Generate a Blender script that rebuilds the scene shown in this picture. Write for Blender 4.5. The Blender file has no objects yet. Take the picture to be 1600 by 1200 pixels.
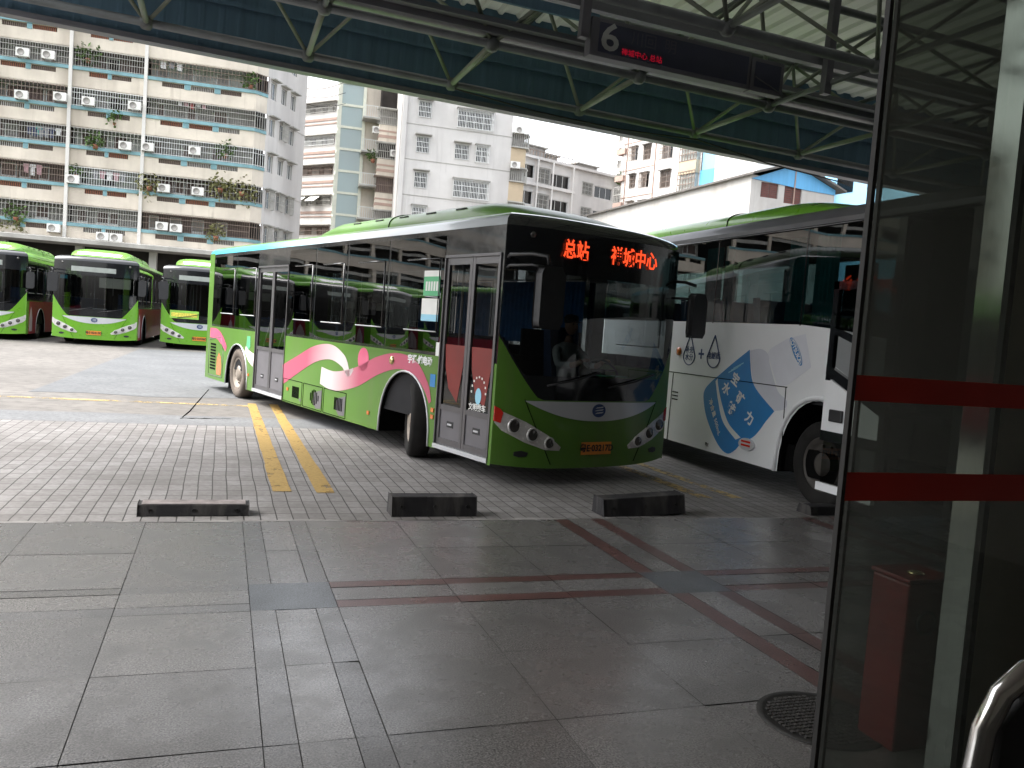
import bpy, math, random
from mathutils import Vector, Matrix
random.seed(11)
scene = bpy.context.scene
COL = scene.collection
R = math.radians
sin, cos, pi = math.sin, math.cos, math.pi

# ------------------------------------------------------------------ camera
HCAM = 1.6; F = 1300.0; YAW = R(19.4); PIT = R(-3.71); ROL = R(4.2)
_fw = Vector((sin(YAW)*cos(PIT), cos(YAW)*cos(PIT), sin(PIT)))
_rt = Vector((cos(YAW), -sin(YAW), 0)); _up = _rt.cross(_fw)
CR = _rt*cos(ROL) + _up*sin(ROL); CU = -_rt*sin(ROL) + _up*cos(ROL)
CP = Vector((0, 0, HCAM))
def ray(x, y): return _fw + CR*((x-800)/F) + CU*((600-y)/F)
def at(x, y, d): return CP + ray(x, y)*d           # point at depth d along the view axis
def on_plane(x, y, P, n): d = ray(x, y); return CP + d*((Vector(P)-CP).dot(n)/d.dot(n))

# ------------------------------------------------------------------ materials
def N(nt, t, **kw):
    n = nt.nodes.new(t)
    for k, v in kw.items(): setattr(n, k, v)
    return n
def L(nt, a, b): nt.links.new(a, b)
def ramp(nt, fac, a, b, ca=(0,0,0,1), cb=(1,1,1,1)):
    r = N(nt, 'ShaderNodeValToRGB'); r.color_ramp.elements[0].position = a; r.color_ramp.elements[1].position = b
    r.color_ramp.elements[0].color = ca; r.color_ramp.elements[1].color = cb; L(nt, fac, r.inputs[0]); return r.outputs[0]
def noise(nt, scale, detail=5, vec=None, stretch=None, rough=.6):
    if vec is None: vec = N(nt, 'ShaderNodeTexCoord').outputs['Object']
    if stretch:
        m = N(nt, 'ShaderNodeMapping'); m.inputs['Scale'].default_value = stretch; L(nt, vec, m.inputs[0]); vec = m.outputs[0]
    n = N(nt, 'ShaderNodeTexNoise'); n.inputs['Scale'].default_value = scale; n.inputs['Detail'].default_value = detail
    n.inputs['Roughness'].default_value = rough; L(nt, vec, n.inputs['Vector']); return n.outputs['Fac']
def mixc(nt, fac, a, b, mode='MIX'):
    m = N(nt, 'ShaderNodeMix', data_type='RGBA', blend_type=mode)
    if isinstance(fac, (int, float)): m.inputs[0].default_value = fac
    else: L(nt, fac, m.inputs[0])
    for s, v in ((m.inputs[6], a), (m.inputs[7], b)):
        if isinstance(v, tuple): s.default_value = (*v[:3], 1)
        else: L(nt, v, s)
    return m.outputs[2]
def new(name):
    m = bpy.data.materials.new(name); m.use_nodes = True
    return m, m.node_tree, m.node_tree.nodes['Principled BSDF']
def bump(nt, b, h, strength, dist=.01):
    n = N(nt, 'ShaderNodeBump'); n.inputs['Strength'].default_value = strength; n.inputs['Distance'].default_value = dist
    L(nt, h, n.inputs['Height']); L(nt, n.outputs[0], b.inputs['Normal'])
def mat(name, col, rough=.55, metal=0., var=.25, scale=3., bmp=0., coat=0., stretch=None, dirt=None, spec=.5):
    """Plain procedural surface: colour broken up by two octaves of noise, roughness too."""
    m, nt, b = new(name)
    dark = tuple(c*(1-var) for c in col); lite = tuple(min(1, c*(1+var*.5)) for c in col)
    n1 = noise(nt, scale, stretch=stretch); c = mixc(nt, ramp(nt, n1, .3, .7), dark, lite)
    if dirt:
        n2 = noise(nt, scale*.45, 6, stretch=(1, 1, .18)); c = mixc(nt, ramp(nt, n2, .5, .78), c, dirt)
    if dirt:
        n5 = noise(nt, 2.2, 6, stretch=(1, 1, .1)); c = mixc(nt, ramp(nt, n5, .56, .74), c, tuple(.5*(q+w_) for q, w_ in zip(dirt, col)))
    L(nt, c, b.inputs['Base Color'])
    n3 = noise(nt, scale*4, 3); mr = N(nt, 'ShaderNodeMapRange'); L(nt, n3, mr.inputs[0])
    mr.inputs[3].default_value = max(.02, rough-.1); mr.inputs[4].default_value = min(1, rough+.1); L(nt, mr.outputs[0], b.inputs['Roughness'])
    b.inputs['Metallic'].default_value = metal; b.inputs['Coat Weight'].default_value = coat; b.inputs['Coat Roughness'].default_value = .04
    b.inputs['Specular IOR Level'].default_value = spec
    if bmp: bump(nt, b, noise(nt, scale*8, 4), bmp)
    return m
def glass(name, tint, ior=1.6, rough=.0, wob=.0, wscale=1.2, film=None, filmw=0.):
    m, nt, b = new(name); nt.nodes.remove(b); out = nt.nodes['Material Output']
    t = N(nt, 'ShaderNodeBsdfTransparent'); t.inputs[0].default_value = (*tint, 1)
    src = t.outputs[0]
    if film:
        d0 = N(nt, 'ShaderNodeBsdfDiffuse'); d0.inputs[0].default_value = (*film, 1); d1 = N(nt, 'ShaderNodeBsdfTranslucent'); d1.inputs[0].default_value = (*film, 1)
        d = N(nt, 'ShaderNodeMixShader'); d.inputs[0].default_value = .5; L(nt, d0.outputs[0], d.inputs[1]); L(nt, d1.outputs[0], d.inputs[2])      # pale film over both faces
        mx0 = N(nt, 'ShaderNodeMixShader'); mx0.inputs[0].default_value = filmw; L(nt, src, mx0.inputs[1]); L(nt, d.outputs[0], mx0.inputs[2]); src = mx0.outputs[0]
    g = N(nt, 'ShaderNodeBsdfGlossy'); g.inputs['Roughness'].default_value = rough; g.inputs[0].default_value = (.95, .95, .95, 1)
    lw = N(nt, 'ShaderNodeLayerWeight'); lw.inputs[0].default_value = .5       # Schlick, the same from both sides
    pw = N(nt, 'ShaderNodeMath', operation='POWER'); L(nt, lw.outputs['Facing'], pw.inputs[0]); pw.inputs[1].default_value = 5
    f = N(nt, 'ShaderNodeMapRange'); L(nt, pw.outputs[0], f.inputs[0]); f.inputs[3].default_value = ((ior-1)/(ior+1))**2; f.inputs[4].default_value = 1
    if wob:
        bn = N(nt, 'ShaderNodeBump'); bn.inputs['Strength'].default_value = wob; bn.inputs['Distance'].default_value = .05
        L(nt, noise(nt, wscale, 1), bn.inputs['Height']); L(nt, bn.outputs[0], g.inputs['Normal'])
    mx = N(nt, 'ShaderNodeMixShader'); L(nt, f.outputs[0], mx.inputs[0]); L(nt, src, mx.inputs[1]); L(nt, g.outputs[0], mx.inputs[2])
    L(nt, mx.outputs[0], out.inputs[0]); return m
def emit(name, col, s):
    m, nt, b = new(name); b.inputs['Base Color'].default_value = (*[c*.3 for c in col], 1)
    b.inputs['Emission Color'].default_value = (*col, 1); b.inputs['Emission Strength'].default_value = s; return m

M = {}
GREEN = (.135, .36, .02)
M['green'] = mat('green_paint', GREEN, .3, var=.08, scale=1.5, coat=.45, spec=.4)
M['greenshade'] = mat('dusty_shade_green_paint', (.09, .205, .028), .38, var=.16, scale=1.1, coat=.2, dirt=(.12, .16, .06), spec=.3)  # dust film, with canopy shade also darkened into the green
M['maroon'] = mat('maroon_paint', (.4, .025, .045), .45, var=.2, scale=2, coat=.1, spec=.3)
M['cyan'] = mat('cyan_paint', (.05, .42, .55), .3, var=.1, coat=.5)
M['silver'] = mat('silver_trim', (.55, .56, .58), .35, .2, var=.05, scale=.8, coat=.3)
M['palegreen'] = mat('pale_vent_grey', (.33, .36, .33), .5, var=.2)
M['black'] = mat('black_gloss', (.012, .013, .015), .12, var=.3, coat=.5)
M['blackm'] = mat('black_plastic', (.018, .018, .02), .5, var=.3, scale=8)
M['under'] = mat('underbody_black', (.006, .006, .006), .95, var=.4, spec=.04)
M['rubber'] = mat('tyre_rubber', (.022, .021, .02), .85, var=.35, scale=6, bmp=.3, spec=.2)
M['dustrubber'] = mat('dusty_tyre_rubber', (.13, .105, .085), .85, var=.35, scale=5)
M['rim'] = mat('wheel_rim_steel', (.34, .29, .24), .5, .3, var=.35, scale=9)
M['alu'] = mat('grey_door_frame', (.13, .125, .13), .4, .5, var=.12)
M['doorgrey'] = mat('grey_door_panel', (.13, .125, .135), .45, var=.12, scale=4)
M['seat'] = mat('seat_fabric_blue', (.03, .07, .16), .8, var=.3, scale=12)
M['inner'] = mat('interior_grey', (.03, .03, .032), .8, var=.2, spec=.1)
M['curtain'] = mat('blue_curtain', (.05, .22, .5), .8, var=.3, scale=6)
M['teal'] = mat('teal_curtain', (.03, .2, .2), .8, var=.3, scale=6)
M['white'] = mat('white_paint', (.78, .79, .8), .35, var=.06, scale=1.2, coat=.3)
M['lens'] = mat('lamp_lens', (.07, .065, .06), .08, .3, var=.3, scale=14, coat=.8)
M['lampcase'] = mat('lamp_reflector', (.62, .6, .58), .25, .1, var=.3, scale=6, coat=.8)
M['amber'] = mat('amber_lens', (.65, .16, .02), .2, var=.2, coat=.6)
M['redlens'] = mat('red_lens', (.6, .03, .02), .2, var=.2, coat=.6)
M['plate'] = mat('orange_plate', (.7, .24, .03), .4, var=.15, scale=9)
M['ink'] = mat('black_ink', (.015, .015, .015), .5, var=.1)
M['pink'] = mat('pink_decal', (.62, .1, .2), .4, var=.12, coat=.4)
M['pinkw'] = mat('pale_pink_decal', (.78, .62, .66), .4, var=.1, coat=.4)
M['paper'] = mat('paper_white', (.75, .75, .72), .7, var=.1)
M['greenp'] = mat('paper_green', (.1, .42, .2), .6, var=.1)
M['skyblue'] = mat('light_blue_print', (.3, .6, .75), .5, var=.1)
M['brandblue'] = mat('label_blue', (.02, .2, .5), .35, var=.15, scale=1.5, coat=.3)
M['lilac'] = mat('pale_bottle_print', (.68, .69, .74), .35, var=.06, coat=.3)
M['lilac2'] = mat('bottle_shade_print', (.6, .61, .67), .35, var=.06, coat=.3)
M['navy'] = mat('navy_ink', (.02, .05, .16), .4, var=.1)
M['glass_side'] = glass('tinted_side_glass', (.16, .17, .17), 1.75, 0, .06, .9)
M['glass_front'] = glass('windscreen_glass', (.33, .36, .37), 1.65, 0, .02, .8)
M['glass_coach'] = glass('teal_coach_glass', (.2, .27, .27), 1.95, 0, .12, .7)
M['glass_door'] = glass('bus_door_glass', (.35, .36, .36), 1.6, 0, .05, 1.0)
M['glass_hall'] = glass('tinted_hall_glass', (.42, .45, .42), 1.4, 0, film=(.42, .43, .39), filmw=.095)
M['glass_win'] = glass('window_glass', (.1, .11, .12), 1.6, .02)
M['glass_lift'] = glass('lift_glass', (.55, .68, .7), 1.6, .02, film=(.82, .9, .9), filmw=.55)
M['led'] = emit('led_red', (1., .075, .02), .34)
M['ledred'] = emit('led_deep_red', (.9, .01, .05), .07)
M['steel'] = mat('polished_steel', (.4, .4, .38), .06, 1., var=.06, scale=3)
M['chrome'] = mat('brushed_steel_tube', (.6, .59, .57), .16, 1., var=.1, scale=8)
M['red_band'] = mat('red_warning_film', (.55, .03, .02), .5, var=.12, scale=4)
M['hallfront'] = mat('dark_facade', (.06, .058, .055), .7)
def film(name, col):
    m, nt, b = new(name); out = nt.nodes['Material Output']; b.inputs['Base Color'].default_value = (*col, 1); b.inputs['Roughness'].default_value = .5
    L(nt, mixc(nt, ramp(nt, noise(nt, 5), .3, .7), tuple(c*.85 for c in col), col), b.inputs['Base Color'])
    t = N(nt, 'ShaderNodeBsdfTranslucent'); t.inputs[0].default_value = (*col, 1); mx = N(nt, 'ShaderNodeMixShader'); mx.inputs[0].default_value = .38; L(nt, b.outputs[0], mx.inputs[1]); L(nt, t.outputs[0], mx.inputs[2]); L(nt, mx.outputs[0], out.inputs[0]); return m
M['red_band'] = film('red_warning_film', (.6, .045, .03)); M['doorred'] = mat('red_door_print', (.2, .018, .014), .4, var=.2)
M['stone'] = mat('beige_stone_wall', (.66, .6, .5), .45, var=.15, scale=2.5)
M['hall'] = mat('hall_plaster', (.78, .75, .7), .8, var=.15)
M['gasket'] = mat('black_gasket', (.012, .011, .01), .6, var=.2)
M['firered'] = mat('red_enamel', (.2, .012, .012), .45, var=.35, coat=.3)
M['brass'] = mat('brass', (.6, .5, .25), .25, .9, var=.15)
M['iron'] = mat('cast_iron', (.035, .034, .032), .55, .4, var=.4, scale=20, bmp=.4)
M['pipe'] = mat('green_grey_pipe', (.13, .14, .145), .55, .1, var=.3, scale=3)
M['pipe_lt'] = mat('pale_green_pipe', (.21, .23, .19), .55, .1, var=.25, scale=3)
M['gutter'] = mat('grey_gutter', (.22, .22, .25), .45, .3, var=.3, scale=2, stretch=(.3, 3, 3))
M['fascia'] = mat('blue_sheet', (.1, .18, .26), .75, var=.2, scale=1.2, stretch=(6, 1, .3))
M['roofsheet'] = mat('pale_roof_sheet', (.66, .65, .6), .7, var=.16, scale=.8, stretch=(4, .3, 1))
_m = M['roofsheet']; _nt = _m.node_tree; _o = _nt.nodes['Material Output']; _t = N(_nt, 'ShaderNodeBsdfTranslucent'); _t.inputs[0].default_value = (.75, .8, .68, 1)      # slight daylight transmission added to brighten the underside
_x = N(_nt, 'ShaderNodeMixShader'); _x.inputs[0].default_value = .025; L(_nt, _nt.nodes['Principled BSDF'].outputs[0], _x.inputs[1]); L(_nt, _t.outputs[0], _x.inputs[2]); L(_nt, _x.outputs[0], _o.inputs[0])
M['signcase'] = mat('sign_case_grey', (.13, .125, .15), .5, .2, var=.2)
M['signface'] = mat('sign_face_dark', (.035, .037, .075), .35, var=.2)
M['signtxt'] = mat('sign_letter_grey', (.45, .45, .46), .6, var=.1)
M['signdim'] = mat('sign_letter_dim', (.075, .072, .1), .6, var=.1)
M['stopblack'] = mat('black_stop_rubber', (.016, .015, .017), .75, var=.5, scale=14, bmp=.5, dirt=(.1, .092, .085))
M['stoptop'] = mat('worn_stop_concrete', (.3, .26, .25), .85, var=.45, scale=9, bmp=.4)
# far facades
M['cream'] = mat('cream_render', (.68, .61, .52), .85, var=.18, scale=.5, dirt=(.34, .29, .24))
M['whitewall'] = mat('off_white_render', (.68, .66, .63), .85, var=.12, scale=.4, dirt=(.42, .4, .38))
M['greywall'] = mat('pale_grey_render', (.6, .58, .56), .85, var=.12, scale=.4, dirt=(.36, .34, .33))
M['beigewall'] = mat('beige_render', (.5, .4, .28), .85, var=.15, scale=.5)
M['bluestrip'] = mat('faded_blue_paint', (.2, .36, .4), .8, var=.3, scale=1)
M['paleblue'] = mat('pale_blue_cladding', (.27, .5, .68), .7, var=.08, scale=.6)
M['brightblue'] = mat('bright_blue_sheet', (.12, .4, .7), .6, var=.12, scale=1, stretch=(8, 8, .2))
M['pinkband'] = mat('pink_brown_band', (.42, .3, .25), .85, var=.2, scale=1)
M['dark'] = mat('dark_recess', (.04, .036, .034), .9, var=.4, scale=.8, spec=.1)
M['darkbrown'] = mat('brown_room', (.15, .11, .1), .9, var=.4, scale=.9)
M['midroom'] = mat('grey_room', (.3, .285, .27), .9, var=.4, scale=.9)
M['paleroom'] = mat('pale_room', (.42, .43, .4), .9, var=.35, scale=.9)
M['rust'] = mat('rusty_grille', (.22, .17, .14), .8, var=.3, scale=2)
M['grille'] = mat('grey_grille', (.42, .41, .38), .7, var=.3, scale=2)
M['wgrille'] = mat('white_grille', (.68, .69, .68), .6, var=.12, scale=2)
M['concrete'] = mat('raw_concrete', (.4, .39, .36), .9, var=.3, scale=.6, dirt=(.22, .21, .2))
M['slate'] = mat('grey_roof_tiles', (.14, .13, .12), .85, var=.3, scale=2)
M['ac'] = mat('ac_casing_white', (.72, .71, .68), .5, var=.1, scale=3)
M['leaf'] = mat('balcony_leaf', (.09, .16, .04), .7, var=.5, scale=5)
M['leafdry'] = mat('dry_balcony_leaf', (.2, .2, .08), .75, var=.5, scale=5)
M['pot'] = mat('clay_pot', (.3, .12, .07), .8, var=.2)
CL = [mat('cloth_%s' % n, c, .9, var=.2, scale=6) for n, c in (('white', (.7, .7, .7)), ('teal', (.05, .3, .28)), ('navy', (.05, .06, .12)), ('pink', (.5, .3, .33)), ('red', (.35, .06, .06)), ('grey', (.25, .25, .27)))]

# ------------------------------------------------------------------ mesh builder
class MB:
    def __init__(s): s.v = []; s.f = []; s.m = []; s.s = []; s.T = None
    def add(s, vs, fs, mi=0, smooth=False):
        o = len(s.v)
        for p in vs:
            p = Vector(p); s.v.append(s.T @ p if s.T else p)
        for f in fs: s.f.append([i+o for i in f]); s.m.append(mi); s.s.append(smooth)
        return s
    def box(s, x0, x1, y0, y1, z0, z1, mi=0):
        vs = [(x, y, z) for z in (z0, z1) for y in (y0, y1) for x in (x0, x1)]
        return s.add(vs, [(0,2,3,1), (4,5,7,6), (0,1,5,4), (2,6,7,3), (0,4,6,2), (1,3,7,5)], mi)
    def poly(s, pts, mi=0): return s.add(pts, [list(range(len(pts)))], mi)
    def prism(s, pts, fn, d0, d1, mi=0, smooth=False):
        """2-D outline pts, fn(a, b, depth) -> 3-D, extruded from d0 to d1"""
        n = len(pts); vs = [fn(a, b, d0) for a, b in pts] + [fn(a, b, d1) for a, b in pts]
        s.add(vs, [list(range(n)), list(range(2*n-1, n-1, -1))], mi)
        o = len(s.v)-2*n
        for i in range(n):
            j = (i+1) % n; s.f.append([o+i, o+j, o+n+j, o+n+i]); s.m.append(mi); s.s.append(smooth)
        return s
    def tube(s, pts, r, n=8, mi=0, closed=False):
        pts = [Vector(p) for p in pts]; k = len(pts); rings = []
        ref = None
        for i, p in enumerate(pts):
            a = pts[i-1] if (i or closed) else p; b = pts[(i+1) % k] if (i < k-1 or closed) else p
            t = (b-a).normalized()
            if ref is None:
                ref = t.orthogonal().normalized()
            u = (ref - t*ref.dot(t)); u = u.normalized() if u.length > 1e-6 else t.orthogonal().normalized(); ref = u; w = t.cross(u)
            rr = r[i] if isinstance(r, (list, tuple)) else r
            rings.append([p + (u*cos(2*pi*j/n) + w*sin(2*pi*j/n))*rr for j in range(n)])
        vs = [q for rg in rings for q in rg]; fs = []
        for i in range(k if closed else k-1):
            a = i*n; b = ((i+1) % k)*n
            for j in range(n): fs.append((a+j, a+(j+1) % n, b+(j+1) % n, b+j))
        s.add(vs, fs, mi, True)
        if not closed:
            o = len(s.v)-len(vs)
            s.f.append([o+j for j in range(n-1, -1, -1)]); s.m.append(mi); s.s.append(False)
            s.f.append([o+(k-1)*n+j for j in range(n)]); s.m.append(mi); s.s.append(False)
        return s
    def grid(s, fn, nu, nv, mi=0, smooth=True, mif=None):
        vs = [fn(i/(nu), j/(nv)) for j in range(nv+1) for i in range(nu+1)]
        for j in range(nv):
            for i in range(nu): pass
        o = len(s.v); s.add(vs, [], mi)
        for j in range(nv):
            for i in range(nu):
                a = o+j*(nu+1)+i; s.f.append([a, a+1, a+nu+2, a+nu+1]); s.m.append(mif(i, j) if mif else mi); s.s.append(smooth)
        return s
    def lathe(s, prof, axis='x', n=24, c=(0,0,0), mi=0, caps=False):
        """prof: (radius, along)"""
        vs = []
        for r, h in prof:
            for j in range(n):
                a = 2*pi*j/n
                p = {'x': (h, r*cos(a), r*sin(a)), 'y': (r*cos(a), h, r*sin(a)), 'z': (r*cos(a), r*sin(a), h)}[axis]
                vs.append((p[0]+c[0], p[1]+c[1], p[2]+c[2]))
        fs = []
        for i in range(len(prof)-1):
            for j in range(n): fs.append((i*n+j, i*n+(j+1) % n, (i+1)*n+(j+1) % n, (i+1)*n+j))
        if caps: fs.append(list(range(n))); fs.append(list(range((len(prof)-1)*n, len(prof)*n)))
        return s.add(vs, fs, mi, True)
    def build(s, name, mats, parent=None, bevel=0):
        me = bpy.data.meshes.new(name); me.from_pydata([tuple(p) for p in s.v], [], s.f)
        if not isinstance(mats, (list, tuple)): mats = [mats]
        for m in mats: me.materials.append(m)
        me.polygons.foreach_set('material_index', s.m); me.polygons.foreach_set('use_smooth', s.s); me.update()
        o = bpy.data.objects.new(name, me); COL.objects.link(o)
        if parent: o.parent = parent
        if bevel:
            b = o.modifiers.new('bevel', 'BEVEL'); b.width = bevel; b.segments = 2; b.limit_method = 'ANGLE'
        return o
def box(name, x0, x1, y0, y1, z0, z1, m, parent=None, bevel=0):
    return MB().box(x0, x1, y0, y1, z0, z1).build(name, m, parent, bevel)
def tag(o, label, cat, group=None, kind=None):
    if label: o['label'] = label
    if cat: o['category'] = cat
    if group: o['group'] = group
    if kind: o['kind'] = kind
    return o
def struct(o): o['kind'] = 'structure'; return o
def thing(name, label, cat, loc=(0,0,0), rz=0, group=None):
    o = bpy.data.objects.new(name, None); COL.objects.link(o); o.empty_display_size = .2
    o.location = loc; o.rotation_euler = (0, 0, rz); return tag(o, label, cat, group)
def copy_tree(o, parent=None):
    c = o.copy(); COL.objects.link(c)
    if parent: c.parent = parent
    for ch in list(o.children): copy_tree(ch, c)
    return c
def frame(o, right, up):
    right = Vector(right).normalized(); up = Vector(up).normalized(); n = right.cross(up)
    return Matrix(((right.x, up.x, n.x, o[0]), (right.y, up.y, n.y, o[1]), (right.z, up.z, n.z, o[2]), (0, 0, 0, 1)))
def text(name, body, size, Mx, m, parent=None, ext=.001, xs=1., bold=0., join=None):
    c = bpy.data.curves.new('t', 'FONT'); c.body = body; c.size = size; c.extrude = ext; c.align_x = 'CENTER'; c.align_y = 'CENTER'
    c.offset = bold; c.resolution_u = 3
    t = bpy.data.objects.new('t', c); COL.objects.link(t)
    bpy.context.view_layer.update()
    me = bpy.data.meshes.new_from_object(t.evaluated_get(bpy.context.evaluated_depsgraph_get()))
    bpy.data.objects.remove(t); bpy.data.curves.remove(c)
    me.transform(Mx @ Matrix.Diagonal((xs, 1, 1, 1)))
    me.materials.clear(); me.materials.append(m); me.name = name
    o = bpy.data.objects.new(name, me); COL.objects.link(o)
    if parent: o.parent = parent
    return o
# ------------------------------------------------------------------ ground
ZR = -.07
def gz(y): return ZR if y < 18 else (ZR + .14*(y-18)/13 if y < 31 else .07)
def ground_mat(name, a, b, sc=.35, patch=None, bm=.25, rough=.85):
    m, nt, bs = new(name)
    n1 = noise(nt, sc, 8); n2 = noise(nt, sc*14, 5); n3 = noise(nt, sc*.6, 6, stretch=(.25, 1.6, 1))
    c = mixc(nt, ramp(nt, n1, .32, .68), a, b); c = mixc(nt, ramp(nt, n2, .42, .75), c, tuple(x*.72 for x in a))
    c = mixc(nt, ramp(nt, n3, .55, .8), c, patch or tuple(x*.8 for x in a))
    n4 = noise(nt, 70, 2); c = mixc(nt, ramp(nt, n4, .35, .7), mixc(nt, .25, c, (0, 0, 0)), c)
    L(nt, c, bs.inputs['Base Color']); bs.inputs['Roughness'].default_value = rough; bump(nt, bs, n4, bm, .004); return m
M['yard'] = ground_mat('yard_concrete', (.15, .139, .127), (.225, .209, .19), patch=(.12, .114, .104))
M['asph'] = ground_mat('grey_asphalt', (.16, .165, .17), (.23, .235, .24), 1.2)
M['asph2'] = ground_mat('patched_asphalt', (.135, .14, .145), (.18, .186, .19), .8)
def paving_mat():
    m, nt, bs = new('block_paving'); tc = N(nt, 'ShaderNodeTexCoord')
    mp = N(nt, 'ShaderNodeMapping'); mp.inputs['Rotation'].default_value = (0, 0, R(90)); L(nt, tc.outputs['Object'], mp.inputs[0])
    nz = N(nt, 'ShaderNodeTexNoise'); nz.inputs['Scale'].default_value = 1.3; nz.inputs['Detail'].default_value = 3; L(nt, mp.outputs[0], nz.inputs['Vector'])
    vm = N(nt, 'ShaderNodeVectorMath', operation='SCALE'); L(nt, nz.outputs['Color'], vm.inputs[0]); vm.inputs['Scale'].default_value = .03
    va = N(nt, 'ShaderNodeVectorMath', operation='ADD'); L(nt, mp.outputs[0], va.inputs[0]); L(nt, vm.outputs[0], va.inputs[1])
    def bk(mort, w, h, ca, cb):
        b = N(nt, 'ShaderNodeTexBrick', offset=0, squash=1); L(nt, va.outputs[0], b.inputs['Vector'])
        for k, v in (('Scale', 1), ('Mortar Size', mort), ('Mortar Smooth', .25), ('Bias', 0), ('Brick Width', w), ('Row Height', h)): b.inputs[k].default_value = v
        b.inputs['Color1'].default_value = (*ca, 1); b.inputs['Color2'].default_value = (*cb, 1); b.inputs['Mortar'].default_value = (.03, .028, .026, 1); return b
    b1 = bk(.0055, .235, .127, (.25, .237, .229), (.335, .32, .312))
    c = b1.outputs['Color']
    n2 = noise(nt, 22, 4); c = mixc(nt, ramp(nt, n2, .3, .75), mixc(nt, .4, c, (.05, .045, .04)), c)
    n3 = noise(nt, .8, 6); c = mixc(nt, ramp(nt, n3, .4, .72), c, mixc(nt, .45, c, (.09, .08, .07)))
    L(nt, c, bs.inputs['Base Color']); bs.inputs['Roughness'].default_value = .8
    inv = N(nt, 'ShaderNodeMath', operation='SUBTRACT'); inv.inputs[0].default_value = 1; L(nt, b1.outputs['Fac'], inv.inputs[1]); bump(nt, bs, inv.outputs[0], .5, .006)
    return m
M['paving'] = paving_mat()
def line_mat(name, col, thr):
    m, nt, bs = new(name); out = nt.nodes['Material Output']
    n = noise(nt, 9, 8, rough=.75); n2 = noise(nt, 1.6, 3)
    ad = N(nt, 'ShaderNodeMath', operation='MULTIPLY_ADD'); L(nt, n2, ad.inputs[0]); ad.inputs[1].default_value = .4; L(nt, n, ad.inputs[2])
    fac = ramp(nt, ad.outputs[0], thr, thr+.12)
    L(nt, mixc(nt, ramp(nt, noise(nt, 30, 3), .35, .7), tuple(c*.7 for c in col), col), bs.inputs['Base Color']); bs.inputs['Roughness'].default_value = .75
    t = N(nt, 'ShaderNodeBsdfTransparent'); mx = N(nt, 'ShaderNodeMixShader'); L(nt, fac, mx.inputs[0]); L(nt, bs.outputs[0], mx.inputs[1]); L(nt, t.outputs[0], mx.inputs[2]); L(nt, mx.outputs[0], out.inputs[0]); return m
M['yline'] = line_mat('worn_yellow_paint', (.42, .27, .07), .755)
M['yfaint'] = line_mat('faded_yellow_paint', (.5, .36, .14), .66)

g = MB(); ys = [6.4, 10, 14, 18, 22, 26, 31, 60, 120, 250, 600]; xs = [-500, -120, -40, -10, 0, 10, 40, 120, 500]
g.grid(lambda u, v: (xs[round(u*8)], ys[round(v*10)], gz(ys[round(v*10)])), 8, 10, smooth=False)
struct(g.build('ground', M['yard']))
def sheet(name, pts, z, m):
    return struct(MB().poly([(x, y, gz(y)+z) for x, y in pts]).build(name, m))
sheet('paving', [(-30, 6.5), (45, 6.5), (45, 12.25), (-30, 12.62)], .004, M['paving'])
ed = [(-30 + i*.5, 13.55 + .05*sin(i*1.7) + random.uniform(-.04, .04)) for i in range(150)]
sheet('asphalt_strip', [(-30, 12.62), (45, 12.25)] + ed[::-1], .005, M['asph'])
def patch_sheet(name, pts, z, m):
    mb = MB(); mb.poly([(x, y, gz(y)+z) for x, y in pts]); return struct(mb.build(name, m))
pp = [(-3.1, 16.2), (-2.2, 16.4), (-1.2, 16.1), (.9, 16.6), (1.1, 17.9), (-3.05, 17.9)]
patch_sheet('asphalt_patch', pp, .004, M['asph2'])
mb = MB()
pts2 = [(-3.05, 17.9), (1.1, 17.9), (1.5, 22), (1.6, 26), (1.7, 30.5), (-2.55, 30.2), (-2.7, 26), (-2.9, 22)]
mb.add([(x, y, gz(y)+.004) for x, y in pts2], [(0, 1, 2, 7), (7, 2, 3, 6), (6, 3, 4, 5)]); struct(mb.build('asphalt_patch', M['asph2']))
def rough_line(name, x0, x1, w0, w1, y0, y1, m, z):
    L_ = [(x0 + (x1-x0)*i/24 + random.uniform(-.006, .006), y0+(y1-y0)*i/24) for i in range(25)]
    Rr = [(x0 + (x1-x0)*i/24 + w0 + (w1-w0)*i/24 + random.uniform(-.006, .006), y0+(y1-y0)*i/24) for i in range(25)]
    mb = MB(); mb.add([(x, y, gz(y)+z) for x, y in L_+Rr], [(i, i+1, 26+i, 25+i) for i in range(24)]); return struct(mb.build(name, m))
rough_line('yellow_line', .515, .49, .17, .15, 7.95, 15.6, M['yline'], .009)
rough_line('yellow_line', .91, .87, .17, .15, 7.9, 15.6, M['yline'], .009)
rough_line('yellow_line', 4.96, 4.72, .16, .16, 7.7, 15.0, M['yfaint'], .009)
rough_line('yellow_line', 5.36, 5.12, .14, .14, 7.7, 15.0, M['yfaint'], .009)
rough_line('yellow_line', -3.9, -3.9, .16, .16, 7.9, 15.6, M['yline'], .009)
mb = MB(); mb.add([(-9, 15.35, ZR+.005), (.5, 15.12, ZR+.005), (.5, 15.3, ZR+.005), (-9, 15.55, ZR+.005)], [(0, 1, 2, 3)]); struct(mb.build('yellow_line', M['yfaint']))
# crack in the concrete: a dark wavering gouge
mb = MB()
up = [(-.52+i*.055, 13.2+.03*sin(i*2.3)+random.uniform(0, .05)+i*.008) for i in range(14)]; lo = [(x, y-.03-random.uniform(0, .1)*(i < 8)) for i, (x, y) in enumerate(up)]
mb.poly([(x, y, ZR+.007) for x, y in lo+up[::-1]]); struct(mb.build('pothole', M['under']))
mb = MB().tube([(-.5, 13.3, ZR), (-.42, 14.2, ZR), (-.36, 15.3, ZR), (-.2, 18, ZR)], .012, 4); struct(mb.build('concrete_joint', M['under']))

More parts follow.
